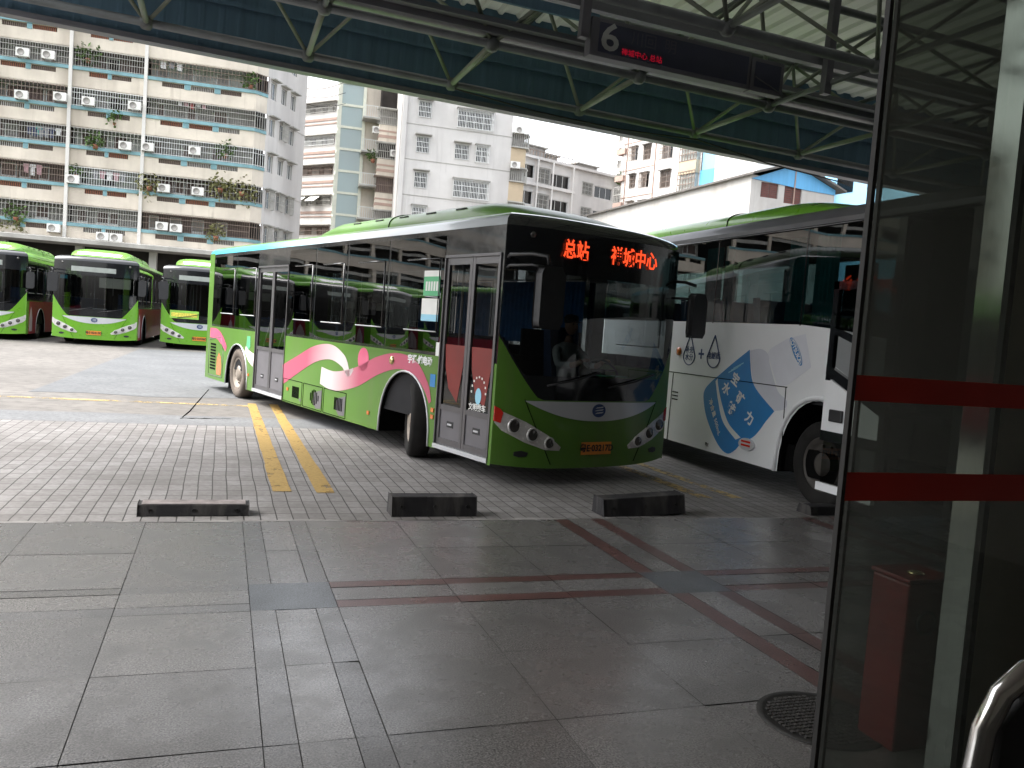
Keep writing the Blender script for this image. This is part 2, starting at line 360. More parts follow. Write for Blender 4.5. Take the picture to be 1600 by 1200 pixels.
# platform of big granite slabs
def granite(name, a, sp, rough=.34, spec=.4):
    m, nt, bs = new(name)
    vc = N(nt, 'ShaderNodeVertexColor', layer_name='tone')
    n1 = noise(nt, 120, 2); n2 = noise(nt, 3, 6); n3 = noise(nt, 45, 3); n6 = noise(nt, 9, 7, rough=.7)
    c = mixc(nt, ramp(nt, n1, .42, .6), tuple(x*.3 for x in a), tuple(x*1.15 for x in a)); c = mixc(nt, ramp(nt, n6, .6, .7), c, mixc(nt, .3, c, (.04, .036, .03))); c = mixc(nt, ramp(nt, n3, .35, .8), c, sp)
    c = mixc(nt, ramp(nt, n2, .45, .8), c, mixc(nt, .35, c, (.03, .03, .03)))
    c = mixc(nt, 1., c, vc.outputs[0], 'MULTIPLY'); L(nt, c, bs.inputs['Base Color'])
    mr = N(nt, 'ShaderNodeMapRange'); L(nt, n2, mr.inputs[0]); mr.inputs[3].default_value = rough-.12; mr.inputs[4].default_value = rough+.16; L(nt, mr.outputs[0], bs.inputs['Roughness'])
    bs.inputs['Specular IOR Level'].default_value = spec; bump(nt, bs, n3, .06, .002); return m
M['granite'] = granite('grey_granite', (.2, .19, .183), (.14, .134, .13), .25, .8)
M['granred'] = granite('red_granite', (.15, .075, .066), (.11, .055, .05), .28, .6)
M['granblue'] = granite('blue_grey_granite', (.13, .14, .155), (.1, .11, .12), .3)
M['grout'] = mat('dark_grout', (.03, .028, .026), .9, var=.3)
pl = MB(); tones = []
def slab(x0, x1, y0, y1, mi, t=None):
    h = .0022; dz = random.uniform(-.0012, .0012)
    sx, sy = random.uniform(-.0012, .0012), random.uniform(-.0012, .0012)
    pl.add([(x0+h, y0+h, dz-sx-sy), (x1-h, y0+h, dz+sx-sy), (x1-h, y1-h, dz+sx+sy), (x0+h, y1-h, dz-sx+sy)], [(0, 1, 2, 3)], mi)
    tones.append(t or random.uniform(.82, 1.08))
xb = [.215-2.56*3, .215-2.56*2, .215-2.56, .215, .215+2.56, .215+5.12, .215+7.68, .215+10.24, .215+12.8]   # starts of the strips that run away from us
yb = [-6.05, -3.4, -.75, 1.9, 4.55]                                                          # starts of the strips that run across
XS = [];
for x in xb: XS += [(x, x+.13, 's'), (x+.13, x+.343, 'm'), (x+.343, x+.465, 's'), (x+.465, x+1.175, 'b'), (x+1.175, x+1.885, 'b'), (x+1.885, x+2.56, 'b')]
YS = []
for y in yb: YS += [(y, y+.115, 's'), (y+.115, y+.34, 'm'), (y+.34, y+.45, 's')] + ([(y+.45, y+1.165, 'b'), (y+1.165, y+2.0, 'b')] if y > 4 else [(y+.45, y+1.18, 'b'), (y+1.18, y+1.9, 'b'), (y+1.9, y+2.65, 'b')])
for (y0, y1, ty) in YS:
    for (x0, x1, tx) in XS:
        if tx == 'b' and ty == 'b': slab(x0, x1, y0, y1, 0)
        elif tx != 'b' and ty != 'b':
            if tx == 's' and ty == 's' and x1-x0 < .14:
                pass
        elif tx == 's' or ty == 's': slab(x0, x1, y0, y1, 1 if x0 > .65 else 0, None if x0 > .65 else random.uniform(.72, .9))
        else: slab(x0, x1, y0, y1, 0, random.uniform(.75, 1.2))
for y in yb:
    for x in xb: slab(x, x+.465, y, y+.45, 2)
o = pl.build('platform_paving', [M['granite'], M['granred'], M['granblue']])
a = o.data.color_attributes.new('tone', 'FLOAT_COLOR', 'CORNER')
k = 0
for p in o.data.polygons:
    for li in p.loop_indices: a.data[li].color = (tones[p.index],)*3 + (1,)
struct(o)
struct(box('platform', -7.6, 24, -8, 6.545, -.3, -.004, M['grout']))
# mortar lip along the platform edge, uneven
mb = MB(); n = 240; top = []; bot = []
for i in range(n+1):
    x = -7.6+31.6*i/n; w = .05+.022*sin(x*3.1)+.018*sin(x*9.7+1)+random.uniform(-.012, .012)
    top.append((x, 6.53)); bot.append((x, 6.56+max(.015, w)))
vs = [(x, y, .0005) for x, y in top] + [(x, y, -.012) for x, y in bot] + [(x, y+.015, ZR-.01) for x, y in bot]
mb.add(vs, [(i, i+1, n+2+i, n+1+i) for i in range(n)] + [(n+1+i, n+2+i, 2*n+3+i, 2*n+2+i) for i in range(n)])
struct(mb.build('platform_edge', mat('edge_mortar', (.3, .285, .27), .85, var=.35, scale=7, bmp=.4)))

# wheel stops
def stop(x0, x1, y0, y1, h, label, rz=0, tilt=0, top=True):
    w = x1-x0; t = thing('wheel_stop', label, 'wheel stop', ((x0+x1)/2, (y0+y1)/2, ZR+.004), rz, 'black wheel stops along the platform edge')
    t.rotation_euler[1] = tilt; d = (y1-y0)/2
    MB().prism([(-d, 0), (d, 0), (d*.75, h), (-d*.75, h)], lambda a, b, c: (c, a, b), -w/2, w/2).build('block', M['stopblack'], t, .008)
    for q in (-.32, 0, .32): MB().lathe([(0, .004), (.016, .004), (.016, -.004)], 'y', 8, (q*w*1.2, -d*.9, h*.5)).build('bolt', M['iron'], t)
    if top: box('worn_cap', -w/2+.03, w/2-.03, -d*.7, d*.72, h, h+.006, M['stoptop'], t)
stop(-.56, .28, 6.98, 7.2, .09, 'low black wheel stop with a worn pale top, leftmost at platform edge')
stop(1.44, 2.2, 6.93, 7.15, .17, 'plain black wheel stop between the yellow lines and the city bus', top=False)
stop(3.42, 4.3, 6.9, 7.15, .18, 'black wheel stop under the front corner of the green city bus, tilted', R(2), R(-3), top=False)
stop(5.75, 6.5, 6.88, 7.1, .09, 'low black wheel stop in front of the white coach', top=False)

# ------------------------------------------------------------------ canopy (square-on-offset space frame)
cn = thing('station_canopy', 'dark station roof of steel trusses with blue edge panel over the bays', 'canopy', (0, 0, 5*sin(R(1.55))))
cn.rotation_euler = (0, R(1.55), 0)
X0, X1 = -4.6, 21.0; ZB = 5.05; ZT = 6.08; SP = 2.05
nx = [.8+SP*k for k in range(-2, 8)]; ny = [12.1, 10.15, 8.1, 6.05, 4.0]
for y in ny: MB().tube([(X0, y, ZB), (X1, y, ZB)], .055 if y > 10 else .062, 8).build('bottom_chord', M['pipe'], cn)
for x in nx:
    MB().tube([(x, 10.15, ZB), (x, 12.1, ZB)], .04, 8).build('cross_chord', M['pipe_lt'], cn); MB().tube([(x, 4.0, ZB), (x, 8.1, ZB)], .036, 8).build('cross_chord', M['pipe'], cn)
    if not 2.5 < x < 6.6: MB().tube([(x, 8.1, ZB), (x, 10.15, ZB)], .036, 8).build('cross_chord', M['pipe'], cn)
ty = [(ny[i]+ny[i+1])/2 for i in range(4)]; tx = [x+SP/2 for x in nx]
for y in ty: MB().tube([(X0, y, ZT), (X1, y, ZT)], .05, 8).build('top_chord', M['pipe'], cn)
for x in tx: MB().tube([(x, 4.0, ZT), (x, 12.2, ZT)], .035, 6).build('purlin', M['pipe'], cn)
nb = 0; rest = MB()
for iy, y in enumerate(ny[:4]):
    for x in nx:
        for sx in (-1, 1):
            for sy in (-1, 1):
                yy = y+sy*(ty[0]-ny[1]) if iy == 0 and sy < 0 else None
                cand = [t for t in ty if abs(t-y) < 1.2 and (t-y)*sy > 0]
                if not cand: continue
                a, b = (x, y, ZB), (x+sx*SP/2, cand[0], ZT)
                if -1.3 < x < 11.5 and nb < 96: MB().tube([a, b], .027, 6).build('brace', M['pipe_lt'], cn); nb += 1
                else: rest.tube([a, b], .027, 5)
r_ = rest.build('far_braces', M['pipe_lt'], cn); r_['kind'] = 'stuff'
for y in ny[:4]:
    for x in nx: MB().lathe([(.0, -.09), (.06, -.08), (.095, -.03), (.095, .03), (.06, .08), (0, .09)], 'z', 10, (x, y, ZB)).build('node_ball', M['pipe'], cn)
# corrugated sheet
def corrug(fn, a0, a1, pitch, h, m, name, n_len=1):
    mb = MB(); prof = []; a = a0
    while a < a1: prof += [(a, 0), (a+pitch*.12, h), (a+pitch*.3, h), (a+pitch*.42, 0)]; a += pitch
    n = len(prof)
    for j in (0, 1): mb.add([fn(p, q, j) for p, q in prof], [])
    for i in range(n-1): mb.f.append([i, i+1, n+i+1, n+i]); mb.m.append(0); mb.s.append(False)
    return mb.build(name, m, cn)
corrug(lambda a, h, j: (a, (2.5, 12.42)[j], 6.33-h), X0-.3, X1+.2, .3, .045, M['roofsheet'], 'roof_sheet')
corrug(lambda a, h, j: (a, 12.34-h*.4, (4.92, 6.45)[j]), X0-.3, X1+.2, .25, .012, M['fascia'], 'fascia_panel')
for z in (5.55, 6.1): box('fascia_rail', X0, X1, 12.26, 12.3, z, z+.05, M['fascia'], cn)
box('fascia_foot', X0-.3, X1+.2, 12.24, 12.42, 4.86, 4.93, M['gutter'], cn)
mb = MB().prism([(9.98, 5.13), (9.98, 5.32), (10.02, 5.32), (10.02, 5.17), (10.26, 5.17), (10.26, 5.32), (10.3, 5.32), (10.3, 5.13)], lambda a, b, c: (c, a, b), X0, X1); mb.build('gutter', M['gutter'], cn)
box('cable_tray', X0, X1, 9.84, 9.96, 5.2, 5.26, M['gutter'], cn)
box('inner_panel', X0, 4.0, 9.55, 9.6, 5.35, 5.75, M['fascia'], cn)
for x in (X0+.3, 17.6): box('post', x-.12, x+.12, 9.4, 9.64, ZR, 6.0, M['pipe'], cn)
for x in (3.55, 6.9): box('sign_hanger', x-.05, x+.05, 8.86, 8.96, 4.9, 6.3, M['signcase'], cn)
box('sign_beam', X0, X1, 9.0, 9.1, 5.28, 5.4, M['gutter'], cn)
mb = MB().tube([(2.9, 12.05, 4.98), (4.2, 12.1, 4.9), (5.6, 12.1, 4.88), (7, 12.08, 4.95), (8.4, 12.1, 4.8), (10, 12.1, 4.72)], .012, 5); mb.build('loose_cable', M['gasket'], cn)

# bay sign
a0 = on_plane(925, 22, (0, 8.9, 0), Vector((0, 1, 0))); a1 = on_plane(1226, 100, (0, 8.9, 0), Vector((0, 1, 0)))
sg = thing('bay_sign', 'dark hanging bay sign with a big grey 6 and red letters', 'sign', (a0.x, 8.9, a0.z-.44))
sg.rotation_euler = (0, math.atan2(a0.z-a1.z, a1.x-a0.x)*.6, 0)
W_ = a1.x-a0.x
box('case', 0, W_*.815, 0, .16, 0, .43, M['signcase'], sg, .01)
box('side_case', W_*.82, W_, 0, .14, .0, .4, M['signcase'], sg, .01)
box('face', .1, W_*.8, -.006, 0, .05, .38, M['signface'], sg)
box('side_face', W_*.84, W_-.05, -.006, 0, .05, .35, M['signface'], sg)
text('number', '6', .43, frame((.24, -.009, .215), (1, 0, 0), (0, 0, 1)), M['signtxt'], sg, bold=.006, xs=1.15)
text('faint_lettering', '川回  明', .17, frame((.8, -.009, .27), (1, 0, 0), (0, 0, 1)), M['signdim'], sg)
text('led_lettering', '禅城中心 总站', .085, frame((.66, -.009, .1), (1, 0, 0), (0, 0, 1)), M['ledred'], sg)
MB().tube([(W_*.84, -.01, .17), (W_-.06, -.01, .04)], .008, 5).build('stay', M['signcase'], sg)
# ------------------------------------------------------------------ waiting hall front (we stand in its doorway)
hl = thing('waiting_hall', 'dark waiting hall with a beige stone front beside its glass door', 'building', (2.7, 2.3, 0))
def hb(name, x0, x1, y0, y1, z0, z1, m, bevel=0): return box(name, x0-2.7, x1-2.7, y0-2.3, y1-2.3, z0, z1, m, hl, bevel)
hb('stone_wall', 2.672, 24, 2.285, 2.405, 0, 6.2, M['stone'])
hb('lintel', -7.4, 2.665, 2.285, 2.47, 3.3, 6.2, M['hallfront'])
hb('bounce_cut_cladding', 2.7, 24, 2.41, 2.44, 0, 6.2, M['hallfront'])  # unseen dark skin added to cut bounce light onto the bus front
hb('side_wall', 6.2, 6.4, -4.5, 2.28, 0, 3.3, M['hall']); hb('side_wall', -7.6, -7.4, -4.5, 2.47, 0, 3.3, M['hall'])
hb('back_wall', -7.6, 6.4, -4.7, -4.5, 0, 3.3, M['hall'])
hb('ceiling', -7.6, 6.4, -4.5, 2.28, 3.3, 3.4, M['hall'])
hb('steel_jamb', 2.664, 2.67, 2.29, 2.405, 0, 3.3, M['steel'])
hb('door_groove', 2.66, 2.686, 2.262, 2.284, 0, 3.3, M['gasket'])
hb('door_track', 1.2, 2.69, 2.255, 2.36, 3.23, 3.3, M['gasket'])

dr = thing('sliding_glass_door', 'tinted sliding glass door leaf with two red warning bands', 'door', (1.945, 2.2, 0))
MB().poly([(.015, 0, .03), (1.5, 0, .03), (1.5, 0, 3.22), (.015, 0, 3.22)]).build('pane', M['glass_hall'], dr)
box('edge_seal', 0, .015, -.009, .012, .02, 3.23, M['gasket'], dr)
box('warning_band', .002, 1.5, -.0075, -.005, 1.452, 1.536, M['red_band'], dr)
box('warning_band', .002, 1.5, -.0075, -.005, 1.119, 1.214, M['red_band'], dr)
box('door_shoe', 0, 1.5, -.02, .02, .004, .03, M['gasket'], dr)
sp = thing('fixed_glass_panel', 'clear fixed glass panel behind the red banded door', 'glass panel', (2.085, 2.32, 0))
MB().poly([(.012, 0, .01), (.58, 0, .01), (.58, 0, 3.22), (.012, 0, 3.22)]).build('pane', M['glass_hall'], sp)
box('edge_seal', 0, .012, -.008, .008, .005, 3.22, M['gasket'], sp)

fb = thing('fire_cabinet', 'red fire box with a brass latch standing behind the glass door', 'fire box', (2.765, 2.65, 0))
box('body', -.12, .12, -.1, .1, .0, .7, M['firered'], fb, .012)
box('lid', -.125, .125, -.105, .105, .703, .72, M['firered'], fb, .005)
MB().lathe([(0, .0), (.03, 0), (.035, .006), (.02, .012), (0, .013)], 'z', 14, (-.02, -.03, .72)).build('latch', M['brass'], fb)
pts = [(-.02+.045*cos(t*pi/9), -.108, .54+.045*sin(t*pi/9)) for t in range(18)]
MB().tube(pts, .007, 6, closed=True).build('ring_handle', M['iron'], fb)
mh = thing('manhole_cover', 'round cast iron manhole cover with a raised grid by the glass door', 'manhole cover', (2.55, 2.86, .001))
MB().lathe([(.272, 0), (.272, .006), (.245, .007), (.24, .003), (0, .003)], 'z', 48).build('rim', M['iron'], mh)
mb = MB()
for i in range(-9, 10):
    for j in range(-9, 10):
        x, y = i*.026, j*.026
        if x*x+y*y < .232**2: mb.box(x-.0085, x+.0085, y-.0085, y+.0085, .003, .0085)
mb.build('grid', mat('worn_iron', (.11, .105, .1), .4, .6, var=.4, scale=30), mh)

hr = thing('steel_barrier', 'polished steel tube barrier rounded at the top with a dark panel', 'barrier', (.72, .57, 0))
pts = [(0, .02, 0), (0, .02, 1.2), (.003, .018, 1.245), (.014, .012, 1.282), (.034, .004, 1.306), (.06, -.004, 1.314), (.26, -.075, 1.314), (.285, -.083, 1.306), (.305, -.09, 1.282), (.315, -.094, 1.245), (.317, -.095, 1.2), (.317, -.095, 0)]
MB().tube(pts, .0115, 16).build('tube', M['chrome'], hr)
MB().prism([(.016, .15), (.3, .15), (.3, 1.24), (.286, 1.27), (.26, 1.288), (.06, 1.288), (.034, 1.276), (.018, 1.245)], lambda a, b, c: (a, .02-.363*a+c, b), -.004, .004).build('panel', M['blackm'], hr)
# ------------------------------------------------------------------ buses
def side_poly(y0, y1, zs, zb, arches, zt_l=None):
    """outline (y,z) of a side panel with wheel arches cut from its lower edge"""
    pts = [(y0, zs)]
    for yc, r, zt in arches:
        if y0 < yc < y1:
            for k in range(17):
                t = pi - pi*k/16; pts.append((yc + r*cos(t), zs + (zt-zs)*sin(t)**.8))
    return pts + [(y1, zs), (y1, zb), (y0, zb)]
def wheel(root, x, y, side, steer=0, dusty=False, r=.47, deep=False):
    w = thing('wheel', None, None, (x, y, r), steer); w.parent = root
    s = side
    MB().lathe([(.29, -.12*s), (.40, -.135*s), (r-.02, -.12*s), (r, -.09*s), (r, .09*s), (r-.02, .12*s), (.41, .135*s), (.3, .12*s), (.29, .10*s)], 'x', 36).build('tyre', M['dustrubber' if dusty else 'rubber'], w)
    mb = MB().lathe([(.295, .11*s), (.275, .115*s), (.25, .05*s), (.16, .03*s), (.15, .09*s), (.08, .12*s), (0, .12*s)], 'x', 30)
    for k in range(10):
        a = 2*pi*k/10; mb.box(.03*s, .075*s, .205*cos(a)-.014, .205*cos(a)+.014, .205*sin(a)-.014, .205*sin(a)+.014)
    mb.build('rim', M['rim'], w)
    for k in (range(0, 0)): pass
    return w
def make_bus(label, group, c):
    """front faces local -Y at y=0; local -X is its door side"""
    Wd, Ln, zs, zb, zg, zr = 1.29, 10.75, .22, 1.30, 2.70, 2.93
    b = thing('city_bus', label, 'bus', (0, 0, 0), 0, group)
    D = .2
    fy = lambda x: -D*(1-min(1, abs(x)/Wd)**3.2)
    arch = [(1.98, .66, 1.06), (8.67, .66, 1.02)]
    d1, d2 = (.07, 1.17), (6.2, 7.66)
    lowp, lowm = c.get('paint', M['green']), c.get('side', c.get('paint', M['green']))
    # ---- painted body
    mb = MB()
    for y0, y1 in ((0, d1[0]), (d1[1], d2[0]), (d2[1], Ln)):
        mb.poly([(-Wd, y, z) for y, z in side_poly(y0, y1, zs, zb, arch)], 0)
    if c.get('side'):
        mb.poly([(Wd, y, z) for y, z in side_poly(.35, Ln, zs, zb, arch)], 1); mb.poly([(Wd, y, z) for y, z in side_poly(0, .35, zs, zb, [])], 0)
    else: mb.poly([(Wd, y, z) for y, z in side_poly(0, Ln, zs, zb, arch)], 0)
    for s in (-1, 1):
        mb.poly([(s*Wd, y, z) for y, z in ((10.42, zb), (Ln, zb), (Ln, 2.78), (10.42, 2.78))], 0)
    # rear
    mb.grid(lambda u, v: (Wd*(2*u-1)*(1-.06*max(0, v-.8)), Ln+.16*(1-abs(2*u-1)**4)*(1-.3*v), zs+.02+(2.78-zs)*v), 12, 6, 0)
    # front lower panel up to the black mask
    def zlo(x):
        a = abs(x)
        return .94 if a < .8 else .94 + .66*((a-.8)/(Wd-.8))**1.25
    sx = lambda u: Wd*sin((u-.5)*pi)
    def front(z0, z1, nv, mi, off=0, m=mb, xlim=1.):
        m.grid(lambda u, v: (sx(u)*xlim, fy(sx(u)*xlim)-off, z0(sx(u)*xlim)+(z1(sx(u)*xlim)-z0(sx(u)*xlim))*v), 40, nv, mi)
    front(lambda x: zs-.03+.05*(abs(x)/Wd)**3, zlo, 6, 0)
    # roof: rings following the plan outline, moving in as they rise
    plan = [(sx(k/24), fy(sx(k/24))) for k in range(25)] + [(Wd, Ln*k/8) for k in range(1, 9)] + [(Wd*(1-2*k/8), Ln+.1*sin(pi*k/8)) for k in range(1, 8)] + [(-Wd, Ln*(1-k/8)) for k in range(0, 8)]
    npl = len(plan); rings = [(0, zg+.06), (.02, zg+.13), (.07, zr-.06), (.16, zr-.015), (.32, zr), (.8, zr+.02)]
    vs = []
    for i, z in rings:
        for x, y in plan: vs.append((x*(1-i/Wd), Ln/2+(y-Ln/2)*(1-i/(Ln/2)), z))
    o = len(mb.v); mb.add(vs, [])
    for i in range(len(rings)-1):
        for j in range(npl):
            k = (j+1) % npl; mb.f.append([o+i*npl+j, o+i*npl+k, o+(i+1)*npl+k, o+(i+1)*npl+j]); mb.s.append(True)
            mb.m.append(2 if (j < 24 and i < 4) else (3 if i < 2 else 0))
    mb.f.append([o+(len(rings)-1)*npl+j for j in range(npl)]); mb.m.append(0); mb.s.append(False)
    # wheel wells
    for s in (-1, 1):
        for yc, r, zt in arch:
            p = [(yc+r*cos(pi-pi*k/16), zs+(zt-zs)*sin(pi*k/16)**.8) for k in range(17)]
            mb.add([(s*(Wd-.005), y, z) for y, z in p]+[(s*(Wd-.75), y, z) for y, z in p], [(k, k+1, 18+k, 17+k) for k in range(16)], 4)
            mb.poly([(s*(Wd-.75), y, z) for y, z in p], 4)
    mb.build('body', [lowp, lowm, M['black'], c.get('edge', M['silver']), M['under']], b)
    for s in (-1, 1):
        for yc, r, zt in arch:
            MB().tube([(s*(Wd+.004), yc+r*cos(pi-pi*k/20), zs+(zt-zs)*sin(pi*k/20)**.8) for k in range(21)], .014, 6).build('arch_trim', M['silver'], b)
    box('underframe', -.52, .52, .2, Ln-.15, .3, .52, M['under'], b)
    # ---- black surround of the glass
    front_m = MB(); front(zlo, lambda x: max(zlo(x)+.03, 1.2), 3, 0, 0, front_m); front_m.build('windscreen_mask', M['black'], b)
    front_m = MB(); front(lambda x: 2.30, lambda x: zg+.06, 4, 0, 0, front_m); front_m.build('header_panel', M['black'], b)
    for s in (-1, 1):
        mb = MB()
        X = s*(Wd-.004)
        ys = c['panes'] if s < 0 else c['panes_l']
        allb = sorted(ys+([d1, d2] if s < 0 else [])); cur = 0
        for y0, y1 in allb+[(10.42, 10.42)]:
            if y0 > cur+.001: mb.poly([(X, cur, zb), (X, y0, zb), (X, y0, zg+.06), (X, cur, zg+.06)], 0)
            cur = y1
        for y0, y1 in ys:
            zl = c.get('zl', 1.34) if s < 0 else 1.45
            mb.poly([(X, y0, zb), (X, y1, zb), (X, y1, zl), (X, y0, zl)], 0); mb.poly([(X, y0, zg), (X, y1, zg), (X, y1, zg+.06), (X, y0, zg+.06)], 0)
        if s < 0:
            for y0, y1 in (d1, d2): mb.poly([(X, y0, 2.46), (X, y1, 2.46), (X, y1, zg+.06), (X, y0, zg+.06)], 0)
        mb.build('glass_surround', M['black'], b)
    # windscreen
    mb = MB(); front(lambda x: max(zlo(x)+.03, 1.2), lambda x: 2.30, 8, 0, m=mb); mb.build('windscreen', M['glass_front'], b)
    for s in (-1, 1):
        for (y0, y1) in (c['panes'] if s < 0 else c['panes_l']):
            zl = c.get('zl', 1.34) if s < 0 else 1.45
            w = MB().poly([(s*Wd, y0+.006, zl), (s*Wd, y1-.006, zl), (s*Wd, y1-.006, zg), (s*Wd, y0+.006, zg)]).build('window', M['glass_side'] if not (s > 0 and y0 < .3) else M['glass_front'], b)
            if y1-y0 > .9:
                a, e = y0+.1, y0+min(.9, (y1-y0)*.75)
                mb = MB()
                for p in (((a, 1.58), (a, 2.44)), ((a, 2.44), (e, 2.44))): mb.tube([(s*(Wd+.003), q[0], q[1]) for q in p], .011, 5, 0)
                mb.tube([(s*(Wd+.003), a, 1.58), (s*(Wd+.003), e, 1.58)], .009, 5, 1)
                mb.build('sliding_frame', [M['black'], M['silver']], w)
    # ---- doors on the near side
    for (y0, y1), zl in ((d1, .72), (d2, 1.02)):
        X = -Wd+.035; dm = (y0+y1)/2
        d = thing('door', None, None, (X, y0, 0)); d.parent = b
        mb = MB()
        for a, e in ((0, dm-y0), (dm-y0, y1-y0)):
            for p, q in ((a+.004, a+.055), (e-.055, e-.004)): mb.box(-.022, .022, p, q, .29, 2.44)
            mb.box(-.02, .02, a+.055, e-.055, .29, .36); mb.box(-.02, .02, a+.055, e-.055, 2.36, 2.44); mb.box(-.02, .02, a+.055, e-.055, zl-.03, zl+.03)
        mb.box(-.045, .0, -.02, .0, .27, 2.47); mb.box(-.045, 0, y1-y0, y1-y0+.02, .27, 2.47); mb.box(-.045, 0, -.02, y1-y0+.02, 2.44, 2.47)
        mb.build('door_frame', M['alu'], d)
        mb = MB().box(-.055, .3, -.02, y1-y0+.02, .235, .285); mb.build('step_plate', M['silver'], d)
        for a, e in ((0, dm-y0), (dm-y0, y1-y0)):
            box('panel', -.008, .008, a+.055, e-.055, .36, zl-.03, M['doorgrey'], d)
            MB().poly([(-.004, a+.055, zl+.03), (-.004, e-.055, zl+.03), (-.004, e-.055, 2.36), (-.004, a+.055, 2.36)]).build('pane', M['glass_door'], d)
            h = MB().box(-.012, -.008, (a+e)/2-.07, (a+e)/2+.07, .5, .57, 0); h.box(-.02, -.012, (a+e)/2-.045, (a+e)/2+.045, .525, .545, 1); h.build('handle', [M['blackm'], M['silver']], d)
            if zl > 1: MB().tube([(.07, a+.12, 1.75), (.07, e-.12, 1.0)], .014, 6).build('grab_bar', M['silver'], d)
    # ---- interior
    mb = MB().box(-Wd+.05, Wd-.05, .1, Ln-.1, .52, .56, 0); mb.box(-Wd+.1, Wd-.1, .3, Ln-.2, 2.62, 2.66, 1); mb.box(-Wd+.08, Wd-.08, Ln-.35, Ln-.3, .5, 2.6, 0)
    mb.box(-.2, 1.1, 1.55, 1.6, .55, 1.35, 0)
    mb.box(.2, 1.22, 1.62, 1.66, .55, 1.7, 0)
    for s in (-1, 1):
        for q0, q1 in ((0.05, d1[0]-.02), (d1[1]+.05, d2[0]-.05), (d2[1]+.05, Ln-.2)): mb.box(s*(Wd-.06)-.004, s*(Wd-.06)+.004, q0, q1, .55, 1.3, 0)
    mb.grid(lambda u, v: ((Wd-.05)*(2*u-1), fy((Wd-.05)*(2*u-1))+.05, .56+.56*v), 16, 2)
    mb.build('interior', [M['inner'], M['midroom']], b)
    mb = MB(); front(lambda x: 1.12, lambda x: 1.2, 1, 0, -.03, mb, .93)
    mb.grid(lambda u, v: (Wd*.93*(2*u-1), fy(Wd*.93*(2*u-1))+.05+.5*v, 1.19-.06*v), 20, 2); mb.build('dashboard', M['blackm'], b)
    for y0, y1 in c.get('curtains', []):
        mb = MB(); nn_ = 40
        mb.grid(lambda u, v: (Wd-.1+.02*sin(u*60), y0+(y1-y0)*u, 1.5+.9*v), 60, 1); mb.build('curtain', M['curtain'], b)
    for k in range(c.get('seats', 4)):
        y = 2.9+k*.85
        for x in (-.85, .85):
            if x < 0 and (6.0 < y < 7.8): continue
            MB().prism([(0, .78), (.05, .86), (.42, .86), (.5, 1.55), (.56, 1.55), (.5, .76)], lambda a, bb, cc: (x+cc, y+a, bb), -.38, .38).build('seat', M['seat'], b, .02)
    MB().prism([(0, .8), (.05, .92), (.45, .92), (.58, 1.75), (.66, 1.75), (.55, .78)], lambda a, bb, cc: (.72+cc, .85+a, bb), -.24, .24).build('driver_seat', M['seat'], b, .03)
    sw = MB().tube([(.72+.22*cos(t*pi/10), .58+.12*sin(t*pi/10), 1.25+.13*sin(t*pi/10)) for t in range(20)], .015, 6, closed=True)
    sw.tube([(.72, .58, 1.25), (.72, .45, .8)], .03, 6); sw.tube([(.5, .58, 1.25), (.94, .58, 1.25)], .014, 6); sw.build('steering_wheel', M['blackm'], b)
    for x, y in ((-.4, 2.2), (-.4, 4.3), (.4, 3.2), (-.35, 6.1)): MB().tube([(x, y, .55), (x, y, 2.6)], .018, 6).build('grab_pole', M['amber' if c.get('polecol') else 'silver'], b)
    # ---- face: silver crescent, emblem, plate, lamps
    def fpatch(pts, off, m, name, par=b, th=.004, sub=10):
        """closed outline in (x,z) draped on the curved front"""
        mb = MB(); dense = []
        for i in range(len(pts)):
            p, q = pts[i], pts[(i+1) % len(pts)]
            for k in range(sub): dense.append((p[0]+(q[0]-p[0])*k/sub, p[1]+(q[1]-p[1])*k/sub))
        nd = len(dense); cx = sum(p[0] for p in dense)/nd; cz = sum(p[1] for p in dense)/nd; R_ = 5
        vs = []
        for r in range(R_+1):
            for x, z in dense: xx, zz = cx+(x-cx)*(1-r/R_*.999), cz+(z-cz)*(1-r/R_*.999); vs.append((xx, fy(xx)-off, zz))
        vs2 = [(x, fy(x)+.01, z) for x, z in dense]
        mb.add(vs+vs2, [(r*nd+i, r*nd+(i+1) % nd, (r+1)*nd+(i+1) % nd, (r+1)*nd+i) for r in range(R_) for i in range(nd)] + [((R_+1)*nd+i, (R_+1)*nd+(i+1) % nd, (i+1) % nd, i) for i in range(nd)], 0, False)
        return mb.build(name, m, par)
    # convex crescent drawn as a strip
    mb = MB(); mb.grid(lambda u, v: (-.98+1.96*u, fy(-.98+1.96*u)-.006, (.925-.21*(1-abs(2*u-1)**2.2))+(.21*(1-abs(2*u-1)**2.2)+.004)*v), 30, 3); mb.build('silver_strip', M['silver'], b)
    e_ = MB(); n_ = 28
    e_.add([(.1*cos(2*pi*k/n_), fy(0)-.012, .835+.075*sin(2*pi*k/n_)) for k in range(n_)], [list(range(n_))], 0)
    for k in (-1, 0, 1): e_.poly([(-.07+abs(k)*.012, fy(0)-.015, .835+k*.03-.006), (.05, fy(0)-.015, .835+k*.03+.002), (.07, fy(0)-.015, .835+k*.03+.018), (-.03, fy(0)-.015, .835+k*.03+.008)], 1)
    e_.build('emblem', [M['navy'], M['silver']], b)
    pt = box('number_plate', -.22, .22, fy(0)-.02, fy(0)-.012, .34, .48, M['plate'], b)
    text('plate_lettering', c.get('plate', '粤E·02136D'), .1, frame((0, fy(0)-.022, .41), (1, 0, 0), (0, 0, 1)), M['ink'], pt, bold=.003)
